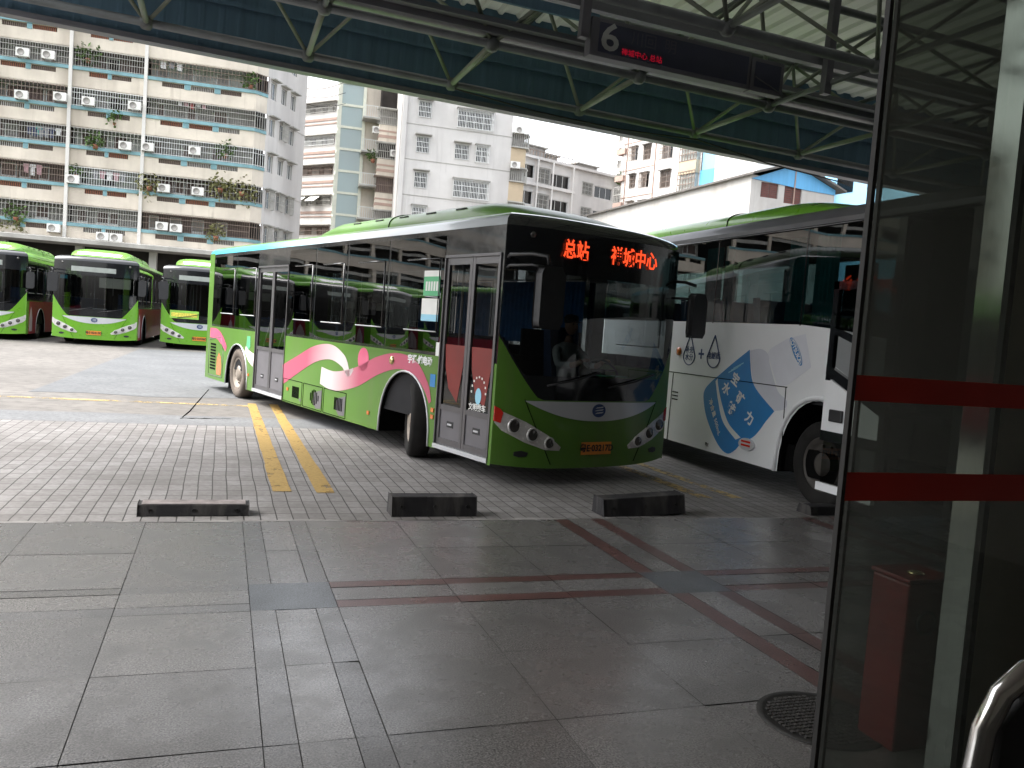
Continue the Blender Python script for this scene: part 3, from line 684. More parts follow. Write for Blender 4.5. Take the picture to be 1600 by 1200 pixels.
    for s in (-1, 1):
        hl_ = fpatch([(s*x, z) for x, z in ((1.27, .80), (1.2, .80), (.95, .70), (.66, .55), (.5, .43), (.52, .39), (.7, .4), (.95, .48), (1.2, .6), (1.275, .68))], .006, M['lampcase'], 'headlight', sub=4)
        fpatch([(s*x, z) for x, z in ((1.287, .86), (1.23, .83), (1.2, .79), (1.22, .68), (1.287, .70))], .011, M['redlens' if c.get('amber') else 'lampcase'], 'indicator', hl_, sub=3)
        for x, z, r in ((1.08, .655, .085), (.87, .565, .08), (.66, .475, .07)):
            y = fy(x)-.008
            MB().lathe([(r, 0), (r*.98, -.018), (r*.8, -.02), (r*.75, -.008)], 'y', 20, (s*x, y, z)).build('lens_ring', M['lampcase'], hl_)
            MB().lathe([(r*.97, -.01), (r*.6, -.022), (0, -.026)], 'y', 16, (s*x, y, z)).build('lens', M['lens'], hl_)
        fpatch([(s*x, z) for x, z in ((1.06, .375), (.98, .39), (.9, .37), (.92, .33), (1.0, .32), (1.06, .335))], .006, M['blackm'], 'fog_light', sub=3)
        MB().tube([(s*.98, fy(.98)-.004, .94), (s*.82, fy(.82)-.004, .62), (s*.62, fy(.62)-.004, .24)], .004, 4).build('panel_gap', M['under'], b)
    # wipers
    for x0, x1 in ((-.75, -.05), (.1, .85)):
        MB().tube([(x0, fy(x0)-.03, 1.1), ((x0+x1)/2, fy((x0+x1)/2)-.045, 1.17), (x1, fy(x1)-.03, 1.26)], .011, 5).build('wiper', M['blackm'], b)
    # mirrors: a bow from the corner and a hanging housing
    mr = MB().tube([(-1.24, .0, 2.42), (-1.3, -.12, 2.44), (-1.27, -.46, 2.44), (-1.2, -.62, 2.42), (-1.18, -.64, 2.3)], .02, 8); mr.tube([(-1.24, .02, 2.31), (-1.3, -.12, 2.33), (-1.27, -.46, 2.33), (-1.2, -.6, 2.31)], .015, 8)
    mo = mr.build('mirror', M['blackm'], b)
    MB().prism([(-.12, 0), (.1, 0), (.13, .06), (.13, .5), (.09, .58), (-.1, .58), (-.13, .52), (-.13, .05)], lambda a, z, d: (-1.18+a, -.66+d, 1.72+z), -.06, .06).build('mirror_housing', M['blackm'], mo, .02)
    mr = MB().tube([(1.24, .0, 2.4), (1.36, -.08, 2.4), (1.42, -.2, 2.36)], .02, 8).tube([(1.24, .02, 2.2), (1.36, -.08, 2.2), (1.42, -.18, 2.2)], .015, 8); mo = mr.build('mirror', M['blackm'], b)
    MB().prism([(-.09, 0), (.07, 0), (.1, .05), (.1, .42), (.06, .5), (-.07, .5), (-.1, .45), (-.1, .05)], lambda a, z, d: (1.43+a, -.24+d, 1.75+z), -.05, .05).build('mirror_housing', M['blackm'], mo, .02)
    # destination board behind the header glass
    if c.get('led'):
        for bod, x, in c['led']: text('led_lettering', bod, .215, frame((x, fy(x*.8)-.012, 2.56), (1, -.0, 0), (0, 0, 1)), M['led'], b, bold=.004, xs=.84)
    else:
        front_ = MB(); front_.grid(lambda u, v: (-.75+1.35*u, fy(-.75+1.35*u)-.005, 2.42+.16*v), 12, 1); front_.build('destination_board', M['palegreen'], b)
    for s in (-1, 1): MB().lathe([(.035, 0), (.03, -.012), (0, -.014)], 'y', 12, (s*1.02, fy(1.02)-.004, 2.68)).build('marker_lamp', M['lens'], b)
    # roof pod
    y0, y1, hw, hh = c.get('pod', (.25, 6.15, .86, .27))
    def pod(u, v):
        y = y0+(y1-y0)*v; f = min(1, (v*(y1-y0)/1.25)); f = sin(min(1, f)*pi/2)**.8; g_ = min(1, (1-v)*(y1-y0)/.7)**.5
        a = pi*u; h = hh*min(f, g_)
        cx = cos(a); sx_ = sin(a)
        return (hw*(abs(cx)**.55)*(1 if cx < 0 else -1)*-1*(.8+.2*f), y, zr-.02+.03+h*sx_**.65)
    mb = MB(); mb.grid(pod, 20, 40, 0); po = mb.build('roof_pod', lowp, b)
    for v in ((3.55-y0)/(y1-y0),):
        MB().tube([Vector(pod(k/20, v))+Vector((0, 0, .004)) for k in range(21)], .012, 4).build('pod_seam', M['under'], po)
    for k in range(5):
        v = (1.6+k*.75-y0)/(y1-y0)
        for q in (.16, .84): MB().tube([Vector(pod(q, v))+Vector((0, 0, .004)), Vector(pod(q, v+.04))+Vector((0, 0, .004))], .014, 4).build('pod_slot', M['blackm'], po)
    if c.get('podvent'):
        v0 = .012
        MB().grid(lambda u, v: Vector(pod(.28+.44*u, v0+.05*v))+Vector((0, -.012, .006)), 8, 2).build('pod_vent', M['white'], po)
    # wheels
    st = c.get('steer', 0)
    for s in (-1, 1):
        wheel(b, s*(Wd-.18), 1.9, s, st, False); wheel(b, s*(Wd-.15), 8.7, s, 0, c.get('dusty', False))
    for s in (-1, 1): box('mud_flap', s*(Wd-.2)-.14, s*(Wd-.2)+.14, 9.3, 9.32, .12, .4, M['blackm'], b)
    # small side lamps
    for y, z in ((1.26, .66), (1.26, .58), (2.95, .42), (5.95, .44), (7.95, .5)):
        MB().prism([(-.03, -.025), (.03, -.025), (.03, .025), (-.03, .025)], lambda a, q, d: (-Wd-d, y+a, z+q), 0, .012).build('side_lamp', M['amber'], b)
    return b
def sidepatch(bus, pts, off, m, name, X=-1.29, th=None):
    return MB().prism(pts, lambda y, z, d: (X-d, y, z), .0015, off).build(name, m, bus)
def smooth_curve(ctrl, n=10):
    out = []
    for i in range(len(ctrl)-1):
        p0 = ctrl[max(0, i-1)]; p1 = ctrl[i]; p2 = ctrl[i+1]; p3 = ctrl[min(len(ctrl)-1, i+2)]
        for k in range(n):
            t = k/n; out.append(tuple(.5*(2*p1[j]+(p2[j]-p0[j])*t+(2*p0[j]-5*p1[j]+4*p2[j]-p3[j])*t*t+(3*p1[j]-p0[j]-3*p2[j]+p3[j])*t**3) for j in range(len(p1))))
    return out+[ctrl[-1]]
def ribbon(bus, ctrl, m, name, off=.004):
    """ctrl: (y, z, half width)"""
    c = smooth_curve(ctrl); up, lo = [], []
    for i, (y, z, w) in enumerate(c):
        a, b = c[max(0, i-1)], c[min(len(c)-1, i+1)]; dy, dz = b[0]-a[0], b[1]-a[1]; l = math.hypot(dy, dz) or 1
        up.append((y-dz/l*w, z+dy/l*w)); lo.append((y+dz/l*w, z-dy/l*w))
    mb = MB(); n = len(c)
    mb.add([(-1.29-off, y, z) for y, z in up+lo], [(i, i+1, n+i+1, n+i) for i in range(n-1)])
    return mb.build(name, m, bus)
def two_tone(name, a, b, y0, y1):
    """surface fading from one colour to the other along the bus"""
    m, nt, bs = new(name); tc = N(nt, 'ShaderNodeTexCoord'); s = N(nt, 'ShaderNodeSeparateXYZ'); L(nt, tc.outputs['Object'], s.inputs[0])
    mr = N(nt, 'ShaderNodeMapRange'); L(nt, s.outputs['Y'], mr.inputs[0]); mr.inputs[1].default_value = y0; mr.inputs[2].default_value = y1
    L(nt, mixc(nt, mr.outputs[0], a, b), bs.inputs['Base Color']); bs.inputs['Roughness'].default_value = .35; bs.inputs['Coat Weight'].default_value = .3; return m
PK, PW = (.46, .075, .14), (.6, .54, .54)

M['edge_glare'] = two_tone('cyan_edge_painted_glare', (.55, .58, .6), (.05, .42, .55), 4.2, 7.5)  # cyan roof edge; the silver front end is painted-in glare
# the bus pulling in
panes = [(1.2, 2.58), (2.62, 3.86), (3.9, 5.02), (5.06, 6.17), (7.7, 8.9), (8.94, 10.4)]
panes_l = [(.12, 1.26), (1.62, 2.6), (2.64, 3.86), (3.9, 5.1), (5.14, 6.3), (6.34, 7.6), (7.64, 8.9), (8.94, 10.38)]
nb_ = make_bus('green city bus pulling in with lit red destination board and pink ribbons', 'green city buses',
    dict(panes=panes, panes_l=panes_l, led=[('总站', -.5), ('禅城中心', .36)], amber=True, steer=R(-24), dusty=True, edge=M['edge_glare'], paint=M['greenshade'], seats=8,
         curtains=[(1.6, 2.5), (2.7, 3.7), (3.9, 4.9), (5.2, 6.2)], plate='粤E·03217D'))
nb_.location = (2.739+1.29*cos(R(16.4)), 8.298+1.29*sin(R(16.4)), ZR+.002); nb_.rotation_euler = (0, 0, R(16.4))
ribbon(nb_, [(6.19, .66, .16), (5.6, .86, .14), (4.9, 1.08, .125), (4.3, 1.15, .11), (3.85, 1.05, .09), (3.66, .9, .06), (3.5, .96, .02)], two_tone('ribbon_pink_to_white', PW, PK, 4.0, 5.2), 'ribbon')
ribbon(nb_, [(4.62, .78, .13), (4.1, .74, .14), (3.4, .86, .135), (2.75, 1.07, .12), (2.2, 1.17, .1), (1.75, 1.12, .085), (1.45, .92, .06), (1.33, .74, .03)], two_tone('ribbon_white_to_pink', PK, PW, 3.3, 4.3), 'ribbon')
ribbon(nb_, [(10.5, 1.16, .1), (10.0, 1.15, .1), (9.6, 1.02, .09), (9.36, .88, .06)], M['pink_r'] if 'pink_r' in M else M['pink'], 'ribbon')
ribbon(nb_, [(8.2, .96, .06), (7.95, .84, .1), (7.7, .78, .12)], M['pinkw'], 'ribbon')
sidepatch(nb_, [(3.2+.17*cos(k*pi/10), 1.12+.16*sin(k*pi/10)) for k in range(20)], .004, M['pink'], 'round_decal')
text('side_lettering', '宇通·纯电动', .115, frame((-1.295, 1.64, 1.215), (0, -1, 0), (0, 0, 1)), M['white'], nb_, bold=.004)
for i, (a, e) in enumerate(((5.34, 6.15), (4.53, 5.28), (3.68, 4.47))):
    fl = MB()
    for p, q in (((a, .24), (e, .24)), ((e, .24), (e, .6)), ((e, .6), (a, .6)), ((a, .6), (a, .24))): fl.tube([(-1.291, *p), (-1.291, *q)], .006, 4)
    fo = fl.build('service_flap', M['under'], nb_)
    vt = MB()
    for k in range(6):
        y = (a+e)/2-.28+k*.05 if i != 1 else (a+e)/2-.25+k*.06
        hgt = .09 if i != 1 else .12*abs(sin((k+.8)/7*pi))
        vt.box(-1.297, -1.291, y, y+.028, .42-hgt, .42+hgt)
    vt.build('vent_slots', M['under'], fo)
    sidepatch(nb_, [(a+.02, .56), (a+.3, .5), (a+.36, .35), (a+.22, .26), (a+.03, .28)] if i else [(a+.02, .3), (a+.1, .3), (a+.1, .34), (a+.02, .34)], .0035, M['doorgrey'], 'flap_print')
fl = MB()
for p, q in (((9.55, .3), (10.5, .3)), ((10.5, .3), (10.55, 1.02)), ((10.55, 1.02), (9.75, 1.1)), ((9.75, 1.1), (9.55, .85)), ((9.55, .85), (9.55, .3))): fl.tube([(-1.291, *p), (-1.291, *q)], .008, 4)
fo = fl.build('rear_flap', M['doorgrey'], nb_)
vt = MB()
for k in range(9): vt.box(-1.298, -1.291, 10.05, 10.4, .42+k*.062, .455+k*.062)
vt.build('vent_slots', M['under'], fo)
sidepatch(nb_, [(9.65, .34), (9.95, .34), (9.95, .62), (9.84, .78), (9.7, .72), (9.62, .5)], .004, M['amber'], 'caution_print')
sidepatch(nb_, [(7.94, 1.2), (8.12, 1.2), (8.14, 1.02), (8.03, .93), (7.92, 1.02)], .004, M['greenp'], 'shield_print')
sidepatch(nb_, [(1.3, .93), (1.5, .93), (1.5, 1.1), (1.3, 1.1)] if 0 else [(1.24, .93), (1.36, .93), (1.36, 1.08), (1.24, 1.08)], .005, M['brandblue'], 'socket_cover')
st_ = sidepatch(nb_, [(1.28, 2.0), (1.66, 2.0), (1.66, 2.23), (1.28, 2.23)], .004, M['greenp'], 'notice', -1.291)
sidepatch(nb_, [(1.28, 2.23), (1.66, 2.23), (1.66, 2.3), (1.28, 2.3)], .004, M['paper'], 'notice_heading', -1.291)
for k in range(5): sidepatch(nb_, [(1.32+k*.062, 2.06), (1.36+k*.062, 2.06), (1.36+k*.062, 2.17), (1.32+k*.062, 2.17)], .006, M['paper'], 'notice_mark', -1.291)
sidepatch(nb_, [(1.28, 1.78), (1.68, 1.78), (1.68, 1.97), (1.28, 1.97)], .004, M['paper'], 'notice', -1.291)
sidepatch(nb_, [(1.28, 1.7), (1.68, 1.7), (1.68, 1.78), (1.28, 1.78)], .004, M['skyblue'], 'notice_foot', -1.291)
sidepatch(nb_, [(1.19, 1.3), (1.27, 1.3), (1.27, 1.46), (1.19, 1.46)], .006, M['paper'], 'notice', -1.291)
MB().lathe([(.055, 0), (.05, -.02), (.02, -.03), (0, -.03)], 'x', 16, (-1.295, 2.35, 1.17)).build('side_repeater', M['brass'], nb_)
# prints on the front door glass
X = -1.262
for a, e in ((.13, .55), (.69, 1.11)):
    MB().poly([(X, a, 1.45), (X, e, 1.45), (X, e-.03, 1.2), (X, e-.12, .95), (X, a+.1, .8), (X, a+.02, 1.2)]).build('door_print', M['doorred'], nb_)
sidepatch(nb_, [(.35+.06*cos(t*pi/8), .92+.09*sin(t*pi/8)) for t in range(16)], .003, M['skyblue'], 'door_drop', X-.002)
for t in range(9): sidepatch(nb_, [(.35+.14*cos(t*pi/8)+dx, .96+.17*sin(t*pi/8)+dz) for dx, dz in ((-.012, -.012), (.012, -.012), (.012, .012), (-.012, .012))], .003, M['paper'], 'door_dot', X-.002)
text('door_lettering', '文明乘车', .085, frame((X-.004, .36, .79), (0, -1, 0), (0, 0, 1)), M['paper'], nb_, bold=.002)
# papers on the dash
mb = MB().box(.25, .6, -.02, .2, 1.205, 1.215); mb.build('dash_papers', M['greenp'], nb_)
# ------------------------------------------------------------------ the driver
def skin_mesh(name, nodes, edges, m, parent, sub=2, root=0):
    me = bpy.data.meshes.new(name); me.from_pydata([n[:3] for n in nodes], edges, []); o = bpy.data.objects.new(name, me); COL.objects.link(o)
    sk = o.modifiers.new('s', 'SKIN'); sk.use_smooth_shade = True
    for i, n in enumerate(nodes):
        d = me.skin_vertices[0].data[i]; r = n[3] if isinstance(n[3], tuple) else (n[3], n[3]); d.radius = r; d.use_root = (i == root)
    ss = o.modifiers.new('u', 'SUBSURF'); ss.levels = sub; ss.render_levels = sub
    bpy.context.view_layer.update()
    nm = bpy.data.meshes.new_from_object(o.evaluated_get(bpy.context.evaluated_depsgraph_get()))
    bpy.data.objects.remove(o); nm.materials.clear(); nm.name = name
    for mm in (m if isinstance(m, list) else [m]): nm.materials.append(mm)
    for p in nm.polygons: p.use_smooth = True
    r = bpy.data.objects.new(name, nm); COL.objects.link(r)
    if parent: r.parent = parent
    return r
M['skin'] = mat('skin', (.32, .19, .13), .6, var=.1); M['shirt'] = mat('pale_shirt', (.42, .46, .44), .85, var=.15, scale=9); M['trouser'] = mat('dark_trousers', (.03, .03, .04), .9, var=.2); M['hair'] = mat('dark_hair', (.012, .011, .01), .7, var=.3)
W0 = nb_.matrix_basis
dv = thing('person', 'driver in a pale shirt and dark cap seated at the wheel of the green bus', 'person', W0 @ Vector((.72, 1.28, .56)), R(16.4))
# local: facing -Y, origin on the cab floor under the hips
nodes = [(0, 0, .42, (.15, .12)), (0, .02, .58, (.14, .11)), (0, .04, .78, (.17, .12)), (0, .03, .93, (.12, .09)), (0, .02, 1.0, (.055, .055)), (0, .0, 1.1, (.05, .055)),
         (-.19, .03, .9, .065), (-.27, -.14, .7, .05), (-.2, -.36, .72, .04), (-.17, -.5, .78, .033),
         (.19, .03, .9, .065), (.27, -.14, .7, .05), (.2, -.36, .72, .04), (.17, -.5, .78, .033),
         (-.1, -.1, .4, .09), (-.13, -.46, .42, .07), (-.13, -.5, .06, .05), (-.13, -.6, .03, .04),
         (.1, -.1, .4, .09), (.13, -.46, .42, .07), (.13, -.5, .06, .05), (.13, -.6, .03, .04)]
edges = [(0,1),(1,2),(2,3),(3,4),(4,5),(3,6),(6,7),(7,8),(8,9),(3,10),(10,11),(11,12),(12,13),(0,14),(14,15),(15,16),(16,17),(0,18),(18,19),(19,20),(20,21)]
bd = skin_mesh('body', nodes, edges, [M['shirt'], M['skin'], M['trouser']], dv)
for p in bd.data.polygons:
    c = p.center; p.material_index = 2 if (c.z < .5) else (1 if (c.z > 1.0 or (c.y < -.33 and c.z > .6)) else 0)
mb = MB()
def headf(u, v):
    a, t = 2*pi*u, pi*v; x = .078*sin(t)*sin(a); y = -.098*sin(t)*cos(a); z = -.125*cos(t)
    if z < -.03: x *= 1-.9*abs(z+.03)*3; y = y*(1-.2*abs(z+.03)*3)
    f = math.exp(-((x/.014)**2+((z+.012)/.028)**2)) if y < 0 else 0
    y -= .024*f
    for sx in (-.03, .03): y += .01*math.exp(-(((x-sx)/.016)**2+((z-.022)/.013)**2)) if y < 0 else 0
    return (x, y-.02, z+1.22)
mb.grid(headf, 32, 24)
for s in (-1, 1): mb.lathe([(0, .0), (.02, .004), (.026, .012), (.012, .016)], 'x', 10, (s*.074, -.01, 1.21))
hd = mb.build('head', M['skin'], dv)
mb = MB()
for s in (-1, 1): mb.lathe([(.011, 0), (.008, -.006), (0, -.008)], 'y', 10, (s*.03, -.098, 1.242))
mb.box(-.024, .024, -.118, -.112, 1.165, 1.171); mb.build('face_details', M['hair'], hd)
MB().lathe([(.088, 1.25), (.098, 1.28), (.096, 1.33), (.07, 1.36), (0, 1.37)], 'z', 24, (0, -.01, 0)).prism([(-.075, 0), (.075, 0), (.05, -.075), (-.05, -.075)], lambda a, b, c: (a, b-.1, 1.262+c), 0, .008).build('cap', M['hair'], dv)
for s in (-1, 1):
    hn = [(s*.17, -.5, .78, .03), (s*.168, -.545, .80, (.036, .018))]; he = [(0, 1)]
    for k, (dx, ln) in enumerate(((-.027, .062), (-.009, .07), (.009, .066), (.026, .052))):
        i = len(hn); hn += [(s*.168+dx, -.585, .815, .0095), (s*.168+dx, -.605-.1*(ln-.05), .80, .009), (s*.168+dx, -.598, .775, .008)]; he += [(1, i), (i, i+1), (i+1, i+2)]
    i = len(hn); hn += [(s*.168-s*.04, -.55, .79, .011), (s*.168-s*.05, -.575, .775, .0095)]; he += [(1, i), (i, i+1)]
    skin_mesh('hand', hn, he, M['skin'], dv, 1)

# ------------------------------------------------------------------ the row of parked buses across the yard
lp = [(.1, 1.2), (1.22, 2.58), (2.62, 3.86), (3.9, 5.02), (5.06, 6.17), (7.7, 8.9), (8.94, 10.4)]
lpl = [(.06, 1.2), (1.24, 2.5), (2.54, 3.8), (3.84, 5.1), (5.14, 6.4), (6.44, 7.6), (7.64, 8.9), (8.94, 10.38)]
def parked(label, x, y, rz, **kw):
    c = dict(panes=panes, panes_l=lpl, side=M['maroon'], edge=M['green'], seats=3, curtains=[(2.7, 3.7), (5.2, 6.2), (7.7, 8.8)], pod=(.12, 6.1, .98, .31), podvent=True)
    c.update(kw); b = make_bus(label, 'green city buses', c); b.location = (x, y, gz(y)); b.rotation_euler = (0, 0, R(rz)); return b
def xat(px, Y): return on_plane(px, 470, (0, Y, 0), Vector((0, 1, 0))).x
YB = 31.0
b2 = parked('green city bus in the yard row with a white paper on its dashboard', xat(80, YB)+1.33, YB, -1.5, plate='粤E·02413D')
b1 = parked('green city bus with dark red side cut off by the left edge of the photo', xat(40, YB)-1.29, YB+.2, -1.5, plate='粤E·02487D')
b3 = parked('green city bus with a yellow strip in its windscreen, half hidden by the turning bus', xat(252, YB+.4)+1.3, YB+.4, -1.5, plate='粤E·02436D')
fy2 = lambda x: -.2*(1-abs(x/1.29)**3.2)
MB().box(-.1, .32, -.03, .12, 1.21, 1.225).build('dash_paper', M['paper'], b2)
MB().grid(lambda u, v: (.1+.95*u, fy2(.1+.95*u)+.03, 1.93+.33*v), 10, 1).build('sun_blind', mat('sun_blind', (.5, .47, .38), .8, var=.1), b2)
MB().box(-1.1, -.88, -.02, 0, 2.15, 2.27).build('window_sticker', M['cyan'], b2)
MB().grid(lambda u, v: (-1.0+.95*u, fy2(-1.0+.95*u)-.012, 1.08+.28*v), 10, 1).build('banner', mat('banner_green', (.3, .6, .08), .5, var=.2, scale=4), b3)
MB().grid(lambda u, v: (-.95+.85*u, fy2(-.95+.85*u)-.016, 1.14+.14*v), 10, 1).build('banner_lettering', mat('banner_yellow', (.8, .7, .1), .5, var=.4, scale=20), b3)
MB().grid(lambda u, v: (-1.2+.9*u, fy2(-1.2+.9*u)+.03, 1.93+.3*v), 10, 1).build('sun_blind', mat('sun_blind2', (.5, .47, .38), .8, var=.1), b1)
def tower_print(bus):
    for y in (.62,):
        MB().prism([(y-.2, .3), (y+.2, .3), (y+.2, .75), (y+.1, 1.0), (y, 1.12), (y-.1, 1.0), (y-.2, .75)], lambda a, z, d: (1.29+d, a, z), .002, .004).build('side_print', M['pinkw'], bus)
for b in (b1, b2, b3): tower_print(b)
# more of the same row and one bus in the next bay, beside the frame: the turning bus mirrors them in its glass
ords = ('fifth', 'sixth', 'seventh', 'eighth')
for k in range(4):
    c = copy_tree(b1 if k % 2 else b2); c.location = (xat(40, YB)-1.29-3.35*(k+1), YB+.1, gz(YB)); c['label'] = 'green city bus parked %s from the right in the yard row' % ords[k]
c = copy_tree(b2); c.location = (-11.5, 10.5, ZR); c['label'] = 'green city bus parked in the bay left of the turning bus'; c.rotation_euler = (0, 0, 0)

# ------------------------------------------------------------------ white coach
co = thing('coach', 'white coach with a blue drink bottle advertisement and its door open', 'coach', (7.3, 5.4, ZR+.002))
Wc, Lc, zs = 1.25, 11.9, .28
fyc = lambda x: -.16*(1-abs(x/Wc)**3)
arch = [(1.86, .62, 1.15), (8.4, .6, 1.1)]
def belt(y): return 1.96 if y > 2.3 else 1.96 - .16*((2.3-y)/2.3)**1.4*1.6
mb = MB()
for s in (-1, 1):
    yA = .95 if s < 0 else .05; lo_ = side_poly(yA, Lc, zs, 1.9, arch)[:-2]
    bl = [(y, belt(y)) for y in (Lc, 8, 5, 3, 2.3, 1.9, 1.5, 1.0) + ((.95,) if s < 0 else (.5, .05))]
    mb.poly([(s*Wc, y, z) for y, z in lo_+bl], 0)
    mb.poly([(s*Wc, y, z) for y, z in [(.05, 3.02), (Lc, 3.02), (Lc, 3.1), (.05, 3.1)]], 2)
    mb.poly([(s*Wc, y, z) for y, z in [(Lc-.5, 1.96), (Lc, 1.96), (Lc, 3.02), (Lc-.5, 3.02)]], 0)
    for yc, r, zt in arch:
        p = [(yc+r*cos(pi-pi*k/16), zs+(zt-zs)*sin(pi*k/16)**.8) for k in range(17)]
        mb.add([(s*(Wc-.005), y, z) for y, z in p]+[(s*(Wc-.75), y, z) for y, z in p], [(k, k+1, 18+k, 17+k) for k in range(16)], 3)
        mb.poly([(s*(Wc-.75), y, z) for y, z in p], 3)
sxc = lambda u: Wc*sin((u-.5)*pi)
mb.grid(lambda u, v: (sxc(u), fyc(sxc(u))+.05, zs+(1.25-zs)*v), 24, 5, 0)
mb.grid(lambda u, v: (sxc(u), fyc(sxc(u))+.05+.12*max(0, v-.3), 2.55+.55*v), 24, 4, 1)
mb.grid(lambda u, v: (Wc*(2*u-1), Lc+.1*(1-(2*u-1)**4), zs+(3.1-zs)*v), 8, 4, 0)
plan = [(sxc(k/20), fyc(sxc(k/20))+.17) for k in range(21)] + [(Wc, Lc*k/8) for k in range(1, 9)] + [(-Wc, Lc*(1-k/8)) for k in range(0, 8)]
npl = len(plan); rings = [(0, 3.1), (.03, 3.16), (.1, 3.215), (.22, 3.25), (.5, 3.27)]; o = len(mb.v); vs = []
for i, z in rings:
    for x, y in plan: vs.append((x*(1-i/Wc), Lc/2+(y-Lc/2)*(1-i/(Lc/2)), z))
mb.add(vs, [])
for i in range(len(rings)-1):
    for j in range(npl): k = (j+1) % npl; mb.f.append([o+i*npl+j, o+i*npl+k, o+(i+1)*npl+k, o+(i+1)*npl+j]); mb.s.append(True); mb.m.append(2 if i < 2 else 2)
mb.f.append([o+(len(rings)-1)*npl+j for j in range(npl)]); mb.m.append(2); mb.s.append(False)
M['coachroof'] = mat('dark_grey_roof', (.1, .1, .11), .45, var=.2, coat=.15)
mb.build('body', [M['white'], M['black'], M['coachroof'], M['under']], co)
mb = MB().grid(lambda u, v: (sxc(u), fyc(sxc(u))+.05, 1.25+1.3*v), 24, 8); mb.build('windscreen', M['glass_front'], co)
# side glass
cuts = [1.0, 2.31, 4.06, 5.7, 7.3, 8.9, Lc-.5]
for s in (-1, 1):
    for i in range(len(cuts)-1):
        a, e = cuts[i]+.012, cuts[i+1]-.012
        if s < 0 and i == 0: a = 1.0
        pts = [(a, belt(a)), ((a+e)/2, belt((a+e)/2)), (e, belt(e)), (e, 3.02), (a, 3.02)]
        MB().poly([(s*Wc, y, z) for y, z in pts]).build('window', M['glass_coach'], co)
    mb = MB()
    for c_ in cuts[1:]: box('window_pillar', s*Wc-.003, s*Wc+.002, c_-.012, c_+.012, 1.95, 3.02, M['black'], co)
    if s > 0: mb.box(s*(Wc-.002)-.002, s*(Wc-.002)+.002, .05, 1.0, 1.76, 3.02)
    else: mb.box(-Wc, -Wc+.05, .05, .16, .3, 3.02).box(-Wc, -Wc+.05, .9, 1.0, .3, 3.02)
    mb.build('front_pillars', M['black'], co)
    MB().tube([(s*(Wc+.004), .1, 3.03), (s*(Wc+.004), Lc-.2, 3.03)], .016, 6).build('drip_rail', M['black'], co)
# inside: curtains, seats, floor
for y0, y1 in ((1.9, 2.28), (2.4, 2.75), (3.85, 4.05), (4.1, 4.5), (5.5, 5.9), (7.2, 7.5)):
    for s in (-1, 1):
        mb = MB(); mb.grid(lambda u, v: (s*(Wc-.1)+.02*sin(u*34), y0+(y1-y0)*u, 2.0+.95*v), 30, 1); mb.build('curtain', M['teal'], co)
mb = MB().box(-1.2, 1.2, .3, Lc-.2, 1.1, 1.15).box(-1.18, 1.18, .4, Lc-.3, 3.05, 3.08).box(-1.2, 1.2, Lc-.4, Lc-.35, 1.1, 3.0); mb.build('interior', M['inner'], co)
for k in range(7):
    for x in (-.8, .75):
        MB().prism([(0, 1.5), (.45, 1.5), (.55, 2.25), (.65, 2.25), (.5, 1.4), (0, 1.4)], lambda a, b, c: (x+c, 2.6+k*.85+a, b), -.42, .42).build('seat', M['seat'], co, .02)
st = MB().box(-Wc+.35, -Wc+.4, .1, 1.0, .3, 3.0).box(-Wc+.02, -Wc+.35, .92, .95, .3, 3.0).box(-Wc+.02, -Wc+.35, .1, .95, .3, .36).box(-Wc+.2, -Wc+.35, .1, .95, .36, .7); st.build('stepwell', M['under'], co)
# panel joints, lip of the arch
X = -Wc
mb = MB()
for p in ([(2.43, 1.25), (Lc-.2, 1.22)], [(2.45, 1.25), (2.42, .3)], [(4.95, 1.23), (4.97, .28)], [(7.3, 1.23), (7.3, .28)]):
    mb.tube([(X-.001, *q) for q in p], .007, 4)
mb.build('panel_joints', M['under'], co)
MB().tube([(X-.006, 1.86+.66*cos(pi-pi*k/20), zs+.9*sin(pi*k/20)**.75) for k in range(21)], .028, 8).build('arch_lip', M['white'], co)
box('underframe', -Wc+.1, Wc-.1, .4, Lc-.2, .3, .6, M['under'], co)
M['rimshade'] = mat('shade_darkened_rim', (.07, .062, .055), .6, .2, var=.4, scale=9)  # coach rims: shadow on the wheels put into a darker colour
for s in (-1, 1):
    for y in (1.86, 8.4):
        w_ = wheel(co, s*(Wc-.2), y, s, 0)
        for ch in w_.children:
            if ch.name.startswith('rim'): ch.data.materials[0] = M['rimshade']
# roof unit
def pod(u, v):
    y = 2.0+5.6*v; f = min(1, v*5.6/1.3); f = sin(f*pi/2)**.8; a = pi*u
    return (-.98*(abs(cos(a))**.5)*(1 if cos(a) > 0 else -1), y, 3.24+.24*f*sin(a)**.6*min(1, (1-v)*9)**.5)
po = MB().grid(pod, 18, 30).build('roof_unit', M['green'], co)
MB().tube([Vector(pod(k/18, .42))+Vector((0, 0, .004)) for k in range(19)], .011, 4).build('pod_seam', M['under'], po)
# printed advertisement on the -X side
def cpatch(pts, off, m, name, par=co): return MB().prism(pts, lambda y, z, d: (X-d, y, z), .001, off).build(name, m, par)
lab = smooth_curve([(3.78, 1.3), (3.5, 1.47), (3.2, 1.64)], 6) + smooth_curve([(3.17, 1.5), (3.05, 1.22), (2.62, .955)], 8) + smooth_curve([(2.75, .83), (2.95, .62), (3.2, .5)], 6)+ smooth_curve([(3.3, .4), (3.48, .32), (3.72, .42), (4.0, .7), (4.12, .95), (4.1, 1.08), (3.95, 1.2)], 5)
cpatch(lab, .003, M['brandblue'], 'bottle_label')
cpatch(smooth_curve([(3.19, 1.63), (2.98, 1.66), (2.83, 1.6), (2.78, 1.48), (2.6, 1.2), (2.42, 1.1), (2.44, 1.0), (2.62, .96)], 5)+smooth_curve([(2.9, 1.1), (3.05, 1.22), (3.15, 1.45)], 5), .0022, M['lilac2'], 'bottle_shoulder')
